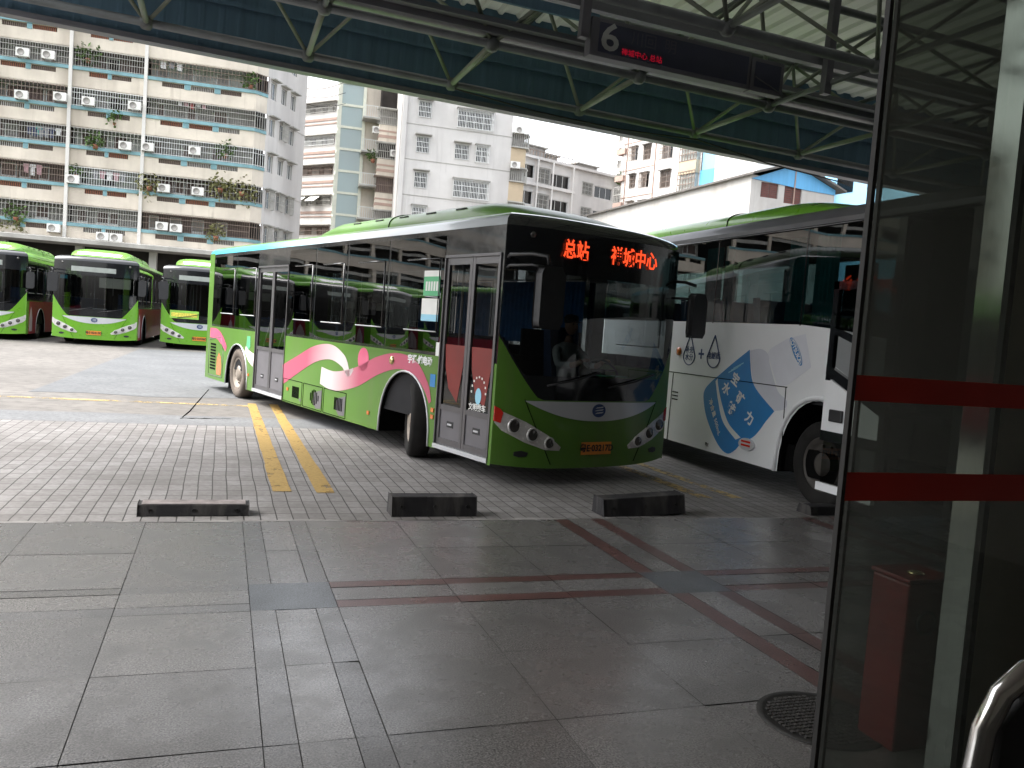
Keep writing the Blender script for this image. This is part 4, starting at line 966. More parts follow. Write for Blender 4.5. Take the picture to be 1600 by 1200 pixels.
cpatch([(2.84, 1.62), (2.78, 1.68), (2.5, 1.8), (2.2, 1.86), (2.06, 1.5), (2.42, 1.28), (2.6, 1.24), (2.72, 1.42)], .0028, M['lilac'], 'bottle_cap')
ov = [(2.335+.115*sin(t*pi/12)-.045*cos(t*pi/12), 1.66+.15*sin(t*pi/12)+.034*cos(t*pi/12)) for t in range(24)]
cpatch(ov, .0045, M['brandblue'], 'cap_emblem'); ov2 = [(2.335+(y-2.335)*.86, 1.66+(z-1.66)*.9) for y, z in ov]
MB().tube([(X-.0055, y, z) for y, z in ov2], .005, 4, closed=True).build('cap_ring', M['paper'], co)
text('cap_lettering', 'OTSUKA', .075, frame((X-.006, 2.335, 1.66), (0, -.6, -.8), (0, -.8, .6)), M['paper'], co, bold=.002)
cpatch(smooth_curve([(3.87, 1.2), (3.77, .95), (3.62, .7), (3.32, .52)], 7)+smooth_curve([(3.22, .56), (3.5, .7), (3.68, .92), (3.8, 1.14), (3.83, 1.24)], 7), .0045, M['paper'], 'label_wave')
for ch, y, z in (('宝', 3.44, 1.25), ('矿', 3.3, 1.02), ('力', 3.08, .81), ('水', 3.62, 1.12), ('特', 3.47, .88)):
    text('label_lettering', ch, .165, frame((X-.0055, y, z), (0, -.9, -.43), (0, -.43, .9)), M['paper'], co, bold=.005)
text('label_lettering', '净含量 500mL', .085, frame((X-.0055, 3.82, .74), (0, -.55, -.83), (0, -.83, .55)), M['paper'], co, bold=.001)
for i in range(3): cpatch([(3.5+i*.05, 1.4-i*.03), (3.3+i*.05, 1.48-i*.03), (3.3+i*.05, 1.465-i*.03), (3.5+i*.05, 1.385-i*.03)], .0045, M['skyblue'], 'label_lines')
for yc in (4.57, 3.97):
    dpts = [(yc+.15*cos(t*pi/14)*(1 if sin(t*pi/14) < 0 else (1-sin(t*pi/14))**.55), 1.5+(.13*sin(t*pi/14) if sin(t*pi/14) < 0 else .29*sin(t*pi/14)**1.3)) for t in range(28)]
    MB().tube([(X-.003, y, z) for y, z in dpts], .0085, 4, closed=True).build('drop_outline', M['navy'], co)
text('drop_lettering', '补充\n水分', .1, frame((X-.003, 4.57, 1.52), (0, -1, 0), (0, 0, 1)), M['navy'], co, bold=.001)
text('drop_lettering', '电解质', .1, frame((X-.003, 3.97, 1.52), (0, -1, 0), (0, 0, 1)), M['navy'], co, bold=.001)
text('plus_sign', '+', .26, frame((X-.003, 4.27, 1.52), (0, -1, 0), (0, 0, 1)), M['navy'], co, bold=.004)
lm = MB().prism([(3.07+.15*cos(t*pi/10), .5+.075*sin(t*pi/10)) for t in range(20)], lambda y, z, d: (X-d, y, z), 0, .03).build('side_light', M['silver'], co)
for dz in (.03, -.015): MB().prism([(2.98, .49+dz), (3.16, .49+dz), (3.16, .515+dz), (2.98, .515+dz)], lambda y, z, d: (X-d, y, z), .03, .036).build('side_light_lens', M['redlens'], lm)
MB().lathe([(.06, 0), (.055, -.02), (.02, -.028), (0, -.028)], 'x', 16, (X-.003, 4.84, 1.54)).build('side_repeater', M['amber'], co)
vt = MB()
for k in range(3): vt.box(X-.006, X, 4.78, 4.93, .86+k*.05, .875+k*.05)
vt.build('side_vent', M['under'], co)
text('small_lettering', '粤E', .06, frame((X-.003, 3.95, .36), (0, -1, 0), (0, 0, 1)), M['ink'], co)
# open door leaf, swung out ahead of the wheel
XD = 5.72
def dpx(x, y): p = on_plane(x, y, (XD, 0, 0), Vector((1, 0, 0))); return (p.y-5.4, p.z-ZR-.002)
Xd = XD-7.3
outer = [dpx(1313, 440), dpx(1296, 548), dpx(1273, 780), dpx(1262, 1000*.0+778), ]
yr, yf = dpx(1296, 560)[0], dpx(1296, 560)[0]-.82
dd = thing('door', None, None, (Xd, yf, 0)); dd.parent = co
wv = yr-yf
mb = MB()
def dbox(y0, y1, z0, z1, mi, t=.025): mb.box(-t, t, y0, y1, z0, z1, mi)
zt_ = dpx(1313, 440)[1]
# frame bars, white lower skin, glazed upper half with slanted sill
dbox(wv-.07, wv, 1.4, zt_, 0); dbox(0, .06, .35, zt_, 0); dbox(0, wv, zt_-.08, zt_, 0)
mb.prism([(wv, 1.56), (wv, 1.46), (0, 1.1), (0, 1.22)], lambda y, z, d: (d, y, z), -.027, .027, 0)
mb.prism([(wv, 1.44), (wv, .88), (.06, .88), (.06, 1.12)], lambda y, z, d: (d, y, z), -.02, .02, 1)
dbox(wv-.5, wv-.44, 1.32, zt_, 0)
mb.prism([(wv-.07, 1.92), (wv-.07, 1.86), (wv-.45, 1.74), (wv-.45, 1.8)], lambda y, z, d: (d, y, z), -.027, .027, 0)
dbox(.06, wv, .8, .9, 0); dbox(.06, wv, .3, .38, 1)
mb.build('door_frame', [M['black'], M['white']], dd)
MB().poly([(0, .06, 1.25), (0, wv-.07, 1.55), (0, wv-.07, zt_-.08), (0, .06, zt_-.08)]).build('pane', M['glass_door'], dd)
MB().poly([(0, .06, .38), (0, wv-.03, .38), (0, wv-.03, .82), (0, .06, .82)]).build('lower_pane', M['glass_door'], dd)
box('latch', -.05, -.02, wv-.3, wv-.12, 1.0, 1.12, M['blackm'], dd, .01)
MB().tube([(.02, .1, zt_-.1), (.18, .2, zt_-.05), (.5, .5, zt_-.1)], .02, 6).build('door_arm', M['blackm'], dd)
# mirror arm, headlight, front details
MB().tube([(-1.15, -.05, 3.0), (-1.45, -.35, 2.95), (-1.5, -.5, 2.6), (-1.48, -.5, 2.2)], .03, 8).build('mirror_arm', M['blackm'], co)
MB().prism([(-.13, 0), (.13, 0), (.15, .1), (.13, .55), (-.13, .55), (-.15, .1)], lambda a, z, d: (-1.48+a, -.52+d, 1.75+z), -.07, .07).build('mirror_housing', M['blackm'], co, .03)
for s in (-1, 1):
    MB().prism([(.6, .6), (1.12, .66), (1.15, .85), (.65, .78)], lambda a, z, d: (s*a, fyc(a)+.05-d, z), 0, .02).build('headlight', M['lampcase'], co)
MB().tube([(-.6, -.16, 1.35), (.1, -.18, 1.4)], .012, 5).build('wiper', M['blackm'], co)
# ------------------------------------------------------------------ houses behind the yard
class Fac:
    """a facade: local x along it to the right, local y into the building, z up (absolute height)"""
    def __init__(s, name, label, px, py, depth, az, cat='apartment block', group=None):
        P = at(px, py, depth); s.P = Vector((P.x, P.y, 0)); s.u = Vector((sin(R(az)), cos(R(az)), 0)); s.n = s.u.cross(Vector((0, 0, 1)))
        s.t = thing(name, label, cat, (P.x, P.y, 0), math.atan2(s.u.y, s.u.x), group)
    def px(s, x, y): q = on_plane(x, y, s.P, s.n); return ((q-s.P).dot(s.u), q.z)
    def world(s, u, y, z): return s.P + s.u*u - s.n*y + Vector((0, 0, z))
def wall(mb, u0, u1, z0, z1, holes, depth=.22, mi=0, T=None, back=1):
    """front skin with real openings, their reveals and a dark room plane behind each"""
    us = sorted({u0, u1, *[h[0] for h in holes], *[h[1] for h in holes]}); zs_ = sorted({z0, z1, *[h[2] for h in holes], *[h[3] for h in holes]})
    us = [u for u in us if u0 <= u <= u1]; zs_ = [z for z in zs_ if z0 <= z <= z1]
    for i in range(len(us)-1):
        for j in range(len(zs_)-1):
            cu, cz = (us[i]+us[i+1])/2, (zs_[j]+zs_[j+1])/2
            if any(h[0] < cu < h[1] and h[2] < cz < h[3] for h in holes): continue
            mb.poly([(us[i], 0, zs_[j]), (us[i+1], 0, zs_[j]), (us[i+1], 0, zs_[j+1]), (us[i], 0, zs_[j+1])], mi)
    for a, b, c, d in holes:
        mb.add([(a, 0, c), (b, 0, c), (b, 0, d), (a, 0, d), (a, depth, c), (b, depth, c), (b, depth, d), (a, depth, d)], [(0, 1, 5, 4), (1, 2, 6, 5), (2, 3, 7, 6), (3, 0, 4, 7)], mi)
def bars(mb, u0, u1, z0, z1, y, step, r=.014, horiz=(), mi=0):
    n = max(2, round((u1-u0)/step))
    for k in range(n+1): u = u0+(u1-u0)*k/n; mb.box(u-r, u+r, y-r, y+r, z0, z1, mi)
    for z in horiz: mb.box(u0, u1, y-r*1.2, y+r*1.2, z-r*1.3, z+r*1.3, mi)
def window(par, a, b, c, d, T=None, cage=.0, hood=True, gm='wgrille', panes=2, glassm='glass_win', hoodm='concrete'):
    """frame + pane (+ cage, hood) for an opening a..b, c..d"""
    mb = MB(); mb.T = T
    fw = .05
    mb.box(a, b, .12, .18, c, c+fw).box(a, b, .12, .18, d-fw, d).box(a, a+fw, .12, .18, c+fw, d-fw).box(b-fw, b, .12, .18, c+fw, d-fw)
    for k in range(1, panes): u = a+(b-a)*k/panes; mb.box(u-.025, u+.025, .12, .18, c+fw, d-fw)
    w = mb.build('window', M['wgrille'], par)
    mb = MB(); mb.T = T; mb.poly([(a, .16, c), (b, .16, c), (b, .16, d), (a, .16, d)]); mb.build('pane', M['glass_win'], w)
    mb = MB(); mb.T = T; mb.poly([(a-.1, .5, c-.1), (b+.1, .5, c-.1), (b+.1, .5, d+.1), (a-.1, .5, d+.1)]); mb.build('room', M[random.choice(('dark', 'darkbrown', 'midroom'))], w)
    if cage is not None:
        mb = MB(); mb.T = T; y = -cage
        o = .06 if cage > .05 else 0
        bars(mb, a-o, b+o, c-o, d+o, y-.01, .13, .016, (c-o, d+o, c+(d-c)*.33, c+(d-c)*.66))
        if cage > .05:
            for u in (a-o, b+o):
                for z in (c-o, d+o, (c+d)/2): mb.box(u-.016, u+.016, y, 0, z-.018, z+.018)
        mb.build('window_cage', M[gm], w)
    if hood:
        mb = MB(); mb.T = T; mb.box(a-.15, b+.15, -.42, 0, d+.1, d+.18); mb.build('hood', M[hoodm], w)
    return w
# --- the blue striped block on the left
A = Fac('apartment_block', 'long cream apartment block with pale blue stripes and caged balconies behind parked buses', 395, 250, 60, 95)
FH = 2.645; Z0 = 6.65; NF = 7
cols = [-12.1-4.75*k for k in range(1, 5)][::-1] + [-12.1, -7.35]
edges_u = cols+[0.0]
GF = 5.5
wl = MB(); strip = MB(); 
slots_all = {}
CH = 1.0                                        # the corner is cut back
sd = math.pi/2 - R(95-30)                        # turn of the end wall against the front
for f in range(-1, NF):
    zk = Z0+FH*f                                 # middle of the blue stripe
    if f >= 0:
        zlo = max(GF, zk-FH+1.35); 
        b0, b1 = zlo, zk-.12
        holes = []
        for i in range(len(edges_u)-1):
            u0, u1 = edges_u[i]+.12, edges_u[i+1]-.12
            if i == len(edges_u)-2: hs = [(-6.3, -4.85), (-4.4, -2.85), (-2.4, -1.0)]
            elif i == len(edges_u)-3: hs = [(-10.95, -9.8), (-9.52, -8.28)]
            else: hs = [(u0+.35, u0+1.85), (u0+2.2, u0+3.7)]
            holes += [(a, b, zk-.47, zk-.15) for a, b in hs]
            for a, b in hs:
                slots_all.setdefault((f, i), []).append((a, b, zk-.47, zk-.15))
        wall(wl, cols[0], 0, b0, b1, holes, .2, 0)
        wl.add([(0, 0, b0), (CH*.75, CH*.66, b0), (CH*.75, CH*.66, b1), (0, 0, b1)], [(0, 1, 2, 3)], 0)
        # underside/top of parapet
        wl.box(cols[0], 0, .0, .22, b0-.02, b0+.06, 0)
wl.box(cols[0], 0, 0, .3, Z0+FH*(NF-1)+1.35, Z0+FH*(NF-1)+3.5, 0)
wl.build('parapet_walls', M['cream'], A.t)
for f in range(NF):
    zk = Z0+FH*f
    mb = MB().box(cols[0], 0, -.1, .22, zk-.12, zk+.1); mb.prism([(0, -.1), (CH*.8, CH*.6), (CH*.8, CH*.6+.22), (0, .22)], lambda a, b, c: (a, b, c), zk-.12, zk+.1)
    mb.build('blue_stripe', M['bluestrip'], A.t)
for (f, i), hs in slots_all.items():
    if i < 3: continue
    zk = Z0+FH*f
    for k, (a, b, c, d) in enumerate(hs):
        mb = MB().poly([(a-.05, .21, c-.05), (b+.05, .21, c-.05), (b+.05, .21, d+.05), (a-.05, .21, d+.05)], 0)
        bars(mb, a, b, c, d, .06, .12, .022, (), 1)
        mb.build('vent_slot', [M['darkbrown'], M[random.choice(('rust', 'grille', 'pot'))]], A.t)
    for k in range(len(hs)-1): box('blue_pier', hs[k][1]+.02, hs[k+1][0]-.02, -.03, .1, zk-.5, zk-.12, M['bluestrip'], A.t)
for u in edges_u[1:-1]: box('column', u-.11, u+.11, -.16, .1, GF, Z0+FH*NF+2, M['whitewall'], A.t)
# balconies: back room, fittings and cage
kinds = ['darkbrown', 'midroom', 'paleroom', 'midroom', 'darkbrown', 'paleroom', 'midroom']
for f in range(NF):
    zk = Z0+FH*f; z0, z1 = zk+.1, zk+1.35
    for i in range(len(edges_u)-1):
        u0, u1 = edges_u[i]+.11, edges_u[i+1]-.11
        last = i == len(edges_u)-2; u1 = u1+(.1 if last else 0)
        rm = M[kinds[(f*3+i*5) % 7]]
        mb = MB().box(u0, u1, 1.25, 1.3, z0-.2, z1+.2, 0).box(u0, u1, .2, 1.3, z1, z1+.05, 0).box(u0, u1, .2, 1.3, z0-.06, z0, 0)
        n = random.randint(2, 4)
        for k in range(n):
            ww = random.uniform(.5, 1.0); x = u0+.2+(u1-u0-1.3)*k/n+random.uniform(0, .3)
            mb.box(x, x+ww, 1.2, 1.24, z0, z1-.1, 1); mb.box(x+.06, x+ww-.06, 1.18, 1.2, z0+.3, z1-.18, 2)
        mb.build('balcony_room', [rm, M['wgrille'], M[random.choice(('dark', 'midroom', 'darkbrown'))]], A.t)
        if i < 2: continue
        gm = M[('rust', 'grille', 'grille', 'wgrille')[(f*2+i*3+1) % 4]]
        if (f, i) in ((2, 5),): gm = M['wgrille']
        mb = MB(); bars(mb, u0, u1, z0, z1, -.03, .16 if (f+i) % 3 else .24, .0115, (z0+.06, z0+.5, z0+.9, z1-.05))
        if last: 
            T = Matrix.Rotation(math.atan2(.6, .8), 4, 'Z'); m2 = MB(); m2.T = Matrix.Translation((0, 0, 0)) @ T; bars(m2, 0, CH, z0, z1, -.03, .2, .014, (z0+.06, z0+.9, z1-.05)); o = len(mb.v); mb.v += m2.v; mb.f += [[q+o for q in ff] for ff in m2.f]; mb.m += m2.m; mb.s += m2.s
        mb.build('balcony_cage', gm, A.t)
# end wall on the right
Ts = Matrix.Translation((CH*.75, CH*.66, 0)) @ Matrix.Rotation(R(95-30), 4, 'Z')
holes = []
for f in range(NF):
    zk = Z0+FH*f
    for u in (.5, 2.15, 3.7): holes.append((u, u+.8, zk-.05+ (0 if u < 1 else .1), zk+1.2))
mb = MB(); mb.T = Ts; wall(mb, 0, 6.4, GF-.6, 27.5, holes, .2)
for f in range(NF): mb.box(0, 6.4, -.05, 0, Z0+FH*f-1.3+2.6, Z0+FH*f-1.22+2.6) if f % 2 else None
mb.build('end_wall', M['greywall'], A.t)
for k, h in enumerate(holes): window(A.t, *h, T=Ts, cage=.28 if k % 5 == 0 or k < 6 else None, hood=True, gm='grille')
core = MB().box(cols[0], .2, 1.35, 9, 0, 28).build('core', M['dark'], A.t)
# slab eave above the parked buses, and the dark hall below it
mb = MB().prism([(-1.8, 5.28), (-1.8, 5.55), (.2, 5.75), (.2, 5.2)], lambda a, b, c: (c, a, b), cols[0], .9); mb.build('eave_slab', M['concrete'], A.t)
for k in range(6): box('hall_pillar', cols[0]+k*4.75+1-.25, cols[0]+k*4.75+1.25, -.3, .2, 0, 5.2, M['concrete'], A.t)
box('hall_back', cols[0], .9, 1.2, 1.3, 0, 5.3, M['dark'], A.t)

# the row goes on to the left, outside the frame; the buses' windows mirror it
A2 = thing('apartment_block', 'cream apartment block standing further left in the same row as the striped one', 'apartment block', A.world(cols[0]-48, 0, 0), A.t.rotation_euler.z)
wl = MB()
for f in range(8):
    zk = Z0-1.2+FH*f; wl.box(0, 46, 0, .3, zk-1.3, zk, 0).box(0, 46, -.05, 0, zk-.2, zk, 1)
for k in range(11): wl.box(k*4.5, k*4.5+.5, .02, .32, 0, 27, 0)
wl.box(0, 46, 1.2, 8, 0, 26, 2); wl.build('wall', [M['cream'], M['bluestrip'], M['dark']], A2)
for f in range(8):
    for k in range(10): box('balcony_cage', k*4.5+.6, k*4.5+4.4, .1, .12, Z0-1.2+FH*f+.5+(k*7+f*3) % 3*.25, Z0-1.2+FH*f+.8+(k*7+f*3) % 3*.25, M['grille'], A2)
def AU(px, py, off=0.): u, z = A.px(px, py); return A.world(u, off, z), (u, z)
rzA = A.t.rotation_euler.z
def ac_unit(P, rz, label, w=.8, h=.55):
    t = thing('air_conditioner', label, 'air conditioner', P, rz, 'air conditioner boxes on the flats')
    box('casing', -w/2, w/2, -.16, .14, -h/2, h/2, M['ac'], t)
    MB().lathe([(h*.4, 0), (h*.4, -.02), (h*.34, -.02), (h*.33, -.005), (0, -.005)], 'y', 16, (-w*.12, -.16, 0)).build('fan', M['midroom'], t)
    for q in (-w/2+.05, w/2-.1): box('bracket', q, q+.05, -.12, .3, -h/2-.05, -h/2, M['rust'], t)
    return t
ACS = [(38, 84, 'in the left bay of the striped block, upper left of the photo'), (78, 88, 'beside a brown awning, upper left bay of the striped block'),
 (36, 150, 'leftmost in the row of boxes on the third caged balcony from the top'), (96, 153, 'next to the first white column, third balcony from the top'),
 (140, 160, 'left one on the brown middle balcony'), (212, 167, 'right one on the brown middle balcony'),
 (197, 229, 'on the pale glazed balcony, just left of the second column'), (232, 231, 'just right of the second white column'),
 (305, 237, 'on the right hand balcony beside a potted palm'), (116, 281, 'on the fourth balcony down, beside a leafy pot'),
 (257, 295, 'left of two among hanging plants'), (310, 300, 'right of two among hanging plants'),
 (254, 354, 'square one on the dark lowest balcony'), (276, 357, 'round fanned one on the dark lowest balcony'),
 (86, 357, 'just above the concrete eave, left bay'), (162, 370, 'left of the pair above the concrete eave'), (183, 372, 'right of the pair above the concrete eave')]
for x, y, l in ACS:
    P, _ = AU(x, y, -.3); ac_unit(P, rzA, 'white box ' + l if len(l.split()) > 12 else 'white air conditioner box ' + l)
def leafs(mb, c, r, n, size, droop=0, mi=0):
    for k in range(n):
        d = Vector((random.gauss(0, 1), random.gauss(0, .7), random.gauss(0, .8))); d = d.normalized()*r*random.random()**.4
        p = Vector(c)+d; p.z -= droop*random.random(); a = Vector((random.uniform(-1, 1), random.uniform(-1, 1), random.uniform(-.6, .8)-droop)).normalized()*size*random.uniform(.6, 1.3); b = a.cross(Vector((random.random(), random.random(), 1))).normalized()*size*.3
        mb.poly([p, p+a*.5+b, p+a, p+a*.5-b], mi)
PL = [(137, 86, .65, 'leaf', 0, 'bushy plant on the upper middle balcony of the striped block'), (179, 187, .55, 'leaf', 0, 'small bare tree growing from a parapet of the striped block'),
 (352, 236, .55, 'leaf', 0, 'potted palm on the right balcony of the striped block'), (234, 287, .75, 'leafdry', .5, 'grassy hanging plants left of the column on the fourth balcony'),
 (345, 290, .8, 'leafdry', .5, 'grassy hanging plants in the middle of the fourth balcony'), (378, 296, .85, 'leafdry', .6, 'grassy hanging plants at the corner of the fourth balcony'),
 (119, 268, .45, 'leaf', 0, 'leafy plant behind the white column, fourth balcony'), (26, 335, .6, 'leaf', .1, 'row of small pots before white curtains, lower left balcony'),
 (392, 128, .5, 'leaf', 0, 'plants at the rounded corner, topmost visible balcony'), (20, 358, .7, 'leafdry', 0, 'straggly plants on the concrete eave at the left edge'),
 (338, 365, .6, 'leafdry', .1, 'dry plants on the lowest right balcony'), (150, 222, .5, 'leaf', .1, 'plants inside the pale glazed balcony')]
for x, y, r, m, dr_, l in PL:
    P, _ = AU(x, y, -.12 if dr_ else .15); t = thing('balcony_plant', l, 'plant', P, rzA, 'plants on the balconies')
    mb = MB(); leafs(mb, (0, 0, .1), r*1.25, int(230*r), .3, dr_); mb.build('foliage', M[m], t)
    MB().lathe([(.0, -.5), (.14, -.5), (.2, -.2), (.17, -.2), (0, -.22)], 'z', 12).build('pot', M['pot'], t)
LN = [(58, 205, 1.4, (2, 2, 5, 5), 'dark washing with one white shirt on the left balcony line'), (75, 206, 1.6, (1, 2, 2, 0), 'teal and navy washing on the left balcony line'),
 (50, 264, 1.2, (3, 0, 3), 'pale pink washing on the lower left line'), (170, 276, 2.2, (5, 3, 0, 3, 5), 'mixed washing under the ragged awning'),
 (268, 100, 1.6, (0, 5, 0), 'grey and white washing on the topmost right balcony'), (300, 160, 2.0, (0, 3, 4, 0, 3), 'pink and white washing on the right balcony'), (330, 158, 1.0, (5, 3), 'two garments at the end of the right balcony line')]
for x, y, w, cs, l in LN:
    P, _ = AU(x, y, .2); t = thing('washing', l, 'laundry', P, rzA, 'washing hung on the balconies')
    MB().tube([(-w/2, 0, .35), (w/2, 0, .35)], .012, 5).build('line', M['grille'], t)
    for k, ci in enumerate(cs):
        x0 = -w/2+w*k/len(cs)+.03; ww = w/len(cs)*.8; h = random.uniform(.5, .8)
        MB().prism([(x0, .35), (x0+ww, .35), (x0+ww*1.15, .15), (x0+ww*.9, .12), (x0+ww*.92, .35-h), (x0+ww*.1, .35-h*.95), (x0+ww*.08, .12), (x0-ww*.15, .16)], lambda a, b, c: (a, c+.02*sin(b*20), b), -.015, .015).build('garment', CL[ci], t)

# --- small block with stepped bays behind the lift
B = Fac('apartment_block', 'narrow old block with pinkish bands left of the glass lift tower', 528, 200, 80, 142)
wl = MB(); tops = [22.25, 19.1, 16.25, 13.3, 10.4]
holes = [(-5.7, -.35, z-.95, z) for z in tops]
wall(wl, -9, 1.2, 0, 24.0, holes, .8); wl.box(-9, 1.2, .9, 8, 0, 23.6, 1); wl.build('wall', [M['whitewall'], M['dark']], B.t)
for k, z in enumerate(tops):
    box('pink_band', -5.9, -.2, -.06, .0, z-1.75, z-1.5, M['pinkband'], B.t); box('pink_band', -5.9, -.2, -.06, 0, z-2.1, z-1.98, M['pinkband'], B.t)
    box('ledge', -5.9, -.2, -.35, 0, z+.0, z+.09, M['concrete'], B.t)
    mb = MB(); bars(mb, -5.7, -.35, z-.95, z, -.12, .17, .017, (z-.9, z-.5, z-.1)); mb.build('balcony_cage', M[('grille', 'wgrille', 'rust', 'grille', 'rust')[k]], B.t)
    for q in range(3):
        x = -5.3+q*1.6+random.uniform(0, .4); box('room_door', x, x+random.uniform(.5, 1.0), .5, .6, z-.9, z-.15, M[random.choice(('midroom', 'paleroom'))], B.t)
for x0 in (-4.9, -3.0): MB().prism([(-.95, 13.2-.55), (-.95, 13.2-.5), (-.1, 13.3), (-.1, 13.25)], lambda a, b, c: (c, a, b), x0, x0+1.3).build('flap_awning', M['paper'], B.t)
# --- glass lift tower
Lf = Fac('lift_tower', 'outdoor glass lift tower with a pale steel frame', 524, 300, 72, 94, 'lift tower')
u1 = Lf.px(567, 180)[0]+.1; u0 = 0
zs_ = [3+1.87*k for k in range(12)]
mb = MB()
for u in (u0, u1):
    for y in (0, 2.0): mb.box(u-.13, u+.13, y-.13, y+.13, 0, 25)
for z in zs_: mb.box(u0+.13, u1-.13, -.1, .1, z-.1, z+.1); mb.box(u0-.1, u0+.1, .13, 1.87, z-.1, z+.1); mb.box(u1-.1, u1+.1, .13, 1.87, z-.1, z+.1)
mb.build('frame', mat('pale_frame', (.74, .75, .64), .6, var=.1), Lf.t)
for z in zs_:
    box('pane', u0+.13, u1-.13, -.02, .02, z+.1, z+1.77, M['glass_lift'], Lf.t)
    box('side_pane', u0-.02, u0+.02, .13, 1.87, z+.1, z+1.77, M['glass_lift'], Lf.t)
mb = MB()
for u in (u0+.55, (u0+u1)/2, u1-.55): mb.box(u-.05, u+.05, 1.3, 1.4, 0, 25)
for z in zs_: mb.box(u0+.2, u1-.2, 1.5, 1.6, z+.4, z+.55)
mb.build('guide_rails', M['midroom'], Lf.t)
box('shaft_back', u0, u1, 2.0, 2.1, 0, 25, mat('shaft_back', (.72, .8, .8), .8), Lf.t)
box('lift_car', u0+.3, u1-.3, .5, 1.7, 15.3, 17.4, M['midroom'], Lf.t)
# --- the stepped balconies between the lift and the white gable
Cf = Fac('apartment_block', 'old stairwell block with caged bay balconies right of the lift tower', 575, 250, 71, 94)
mb = MB().box(-.9, 1.0, 1.6, 8, 0, 22.5, 1).box(.9, 4.0, .4, 8, 0, 22.5, 0); mb.build('wall', [M['dark'], M['cream']], Cf.t)
for k in range(6):
    z = 18.3-2.85*k
    if k < 5:
        box('landing', -.6, .95, .1, 1.6, z+.35, z+.5, M['concrete'], Cf.t)
        mb = MB(); bars(mb, -.55, .9, z+.5, z+1.45, .12, .18, .018, (z+.5, z+1.43)); mb.build('stair_railing', M['wgrille'], Cf.t)
    mb = MB().box(.75, 3.1, -.5, .4, z-1.6, z-.15, 0).box(.72, 3.13, -.53, .4, z-1.25, z-1.0, 1).box(.72, 3.13, -.53, .4, z-.75, z-.6, 1); mb.build('bay', [M['cream'], M['pinkband']], Cf.t)
    box('bay_room', .85, 3.0, 0, .4, z-.15, z+1.25, M[('midroom', 'dark', 'darkbrown')[k % 3]], Cf.t)
    mb = MB(); bars(mb, .6, 2.5, z-.15, z+1.2, -.55, .16, .017, (z-.1, z+.5, z+1.18)); mb.box(.55, 3.2, -.6, .4, z+1.2, z+1.28); bars(mb, 2.6, 3.3, z-.3, z+1.15, -.35, .16, .017, (z-.25, z+.5, z+1.13)); mb.build('bay_cage', M['grille' if k != 2 else 'rust'], Cf.t)
ac_unit(Cf.world(2.2, -.5, Cf.px(610, 241)[1]), Cf.t.rotation_euler.z, 'white air conditioner box in the cage of a bay right of the glass lift')
ac_unit(Cf.world(.6, -.3, Cf.px(593, 205)[1]), Cf.t.rotation_euler.z, 'white air conditioner box on the side of a bay right of the glass lift')
P = Cf.world(.4, .0, Cf.px(582, 243)[1]); t = thing('balcony_plant', 'green plant on a dark stair landing right of the glass lift', 'plant', P, 0, 'plants on the balconies'); mb = MB(); leafs(mb, (0, 0, 0), .5, 70, .28); mb.build('foliage', M['leaf'], t); MB().lathe([(.0, -.6), (.14, -.6), (.2, -.3), (0, -.3)], 'z', 10).build('pot', M['pot'], t)
# --- white gable block
Dd = Fac('apartment_block', 'plain white apartment block with barred windows in the middle of the photo', 632, 250, 68, 94)
wins = []
for k in range(-1, 6):
    o = 2.86*k
    wins += [(.9, 1.95, 18.42-o, 19.7-o)]
    wins += [(4.2, 7.1, 18.03-o, 19.4-o)] if k % 2 == 0 else [(4.12, 5.3, 18.28-o, 19.5-o), (5.92, 6.9, 18.25-o, 19.5-o)]
wl = MB(); wall(wl, -.4, 8.9, 0, 25, wins, .25); wl.box(-.4, 8.9, .6, 9, 0, 25); wl.box(-.4, -.05, -.25, -.002, 0, 25)
for z in (20.6, 17.75, 14.9, 12.0, 9.1): wl.box(-.05, 8.9, -.03, 0, z, z+.05, 1)
wl.build('wall', [M['greywall'], M['concrete']], Dd.t)
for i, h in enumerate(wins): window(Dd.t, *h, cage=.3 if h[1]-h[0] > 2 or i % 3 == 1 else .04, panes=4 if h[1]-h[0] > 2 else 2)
for k in range(4):
    z = 17.1-2.86*k
    mb = MB(); mb.prism([(8.9, 0), (10.2, .1), (10.45, .8), (10.3, 1.6), (8.9, 1.7)], lambda a, b, c: (a, b, c), z-1.75, z-.1); mb.build('bay', M['beigewall'], Dd.t)
    mb = MB()
    ring = [(8.9, -.15), (10.3, -.1), (10.65, .8), (10.4, 1.7)]
    for i in range(3):
        a, b = Vector((*ring[i], 0)), Vector((*ring[i+1], 0)); n = 8
        for q in range(n): p = a.lerp(b, q/n); mb.box(p.x-.017, p.x+.017, p.y-.017, p.y+.017, z-.1, z+1.05)
    for zz in (z-.1, z+1.05): mb.prism([(8.9, -.2), (10.35, -.15), (10.72, .8), (10.45, 1.75), (8.9, 1.7)], lambda a, b, c: (a, b, c), zz-.05, zz+.05)
    mb.build('bay_cage', M['grille'], Dd.t); box('bay_room', 8.95, 10.1, .4, 1.5, z-.05, z+1.0, M['midroom'], Dd.t)
ac_unit(Dd.world(9.5, -.2, Dd.px(803, 203)[1]), Dd.t.rotation_euler.z, 'white air conditioner box in the round upper bay right of the white block')
ac_unit(Dd.world(9.3, -.2, Dd.px(800, 258)[1]), Dd.t.rotation_euler.z, 'white air conditioner box in the lower caged bay right of the white block')
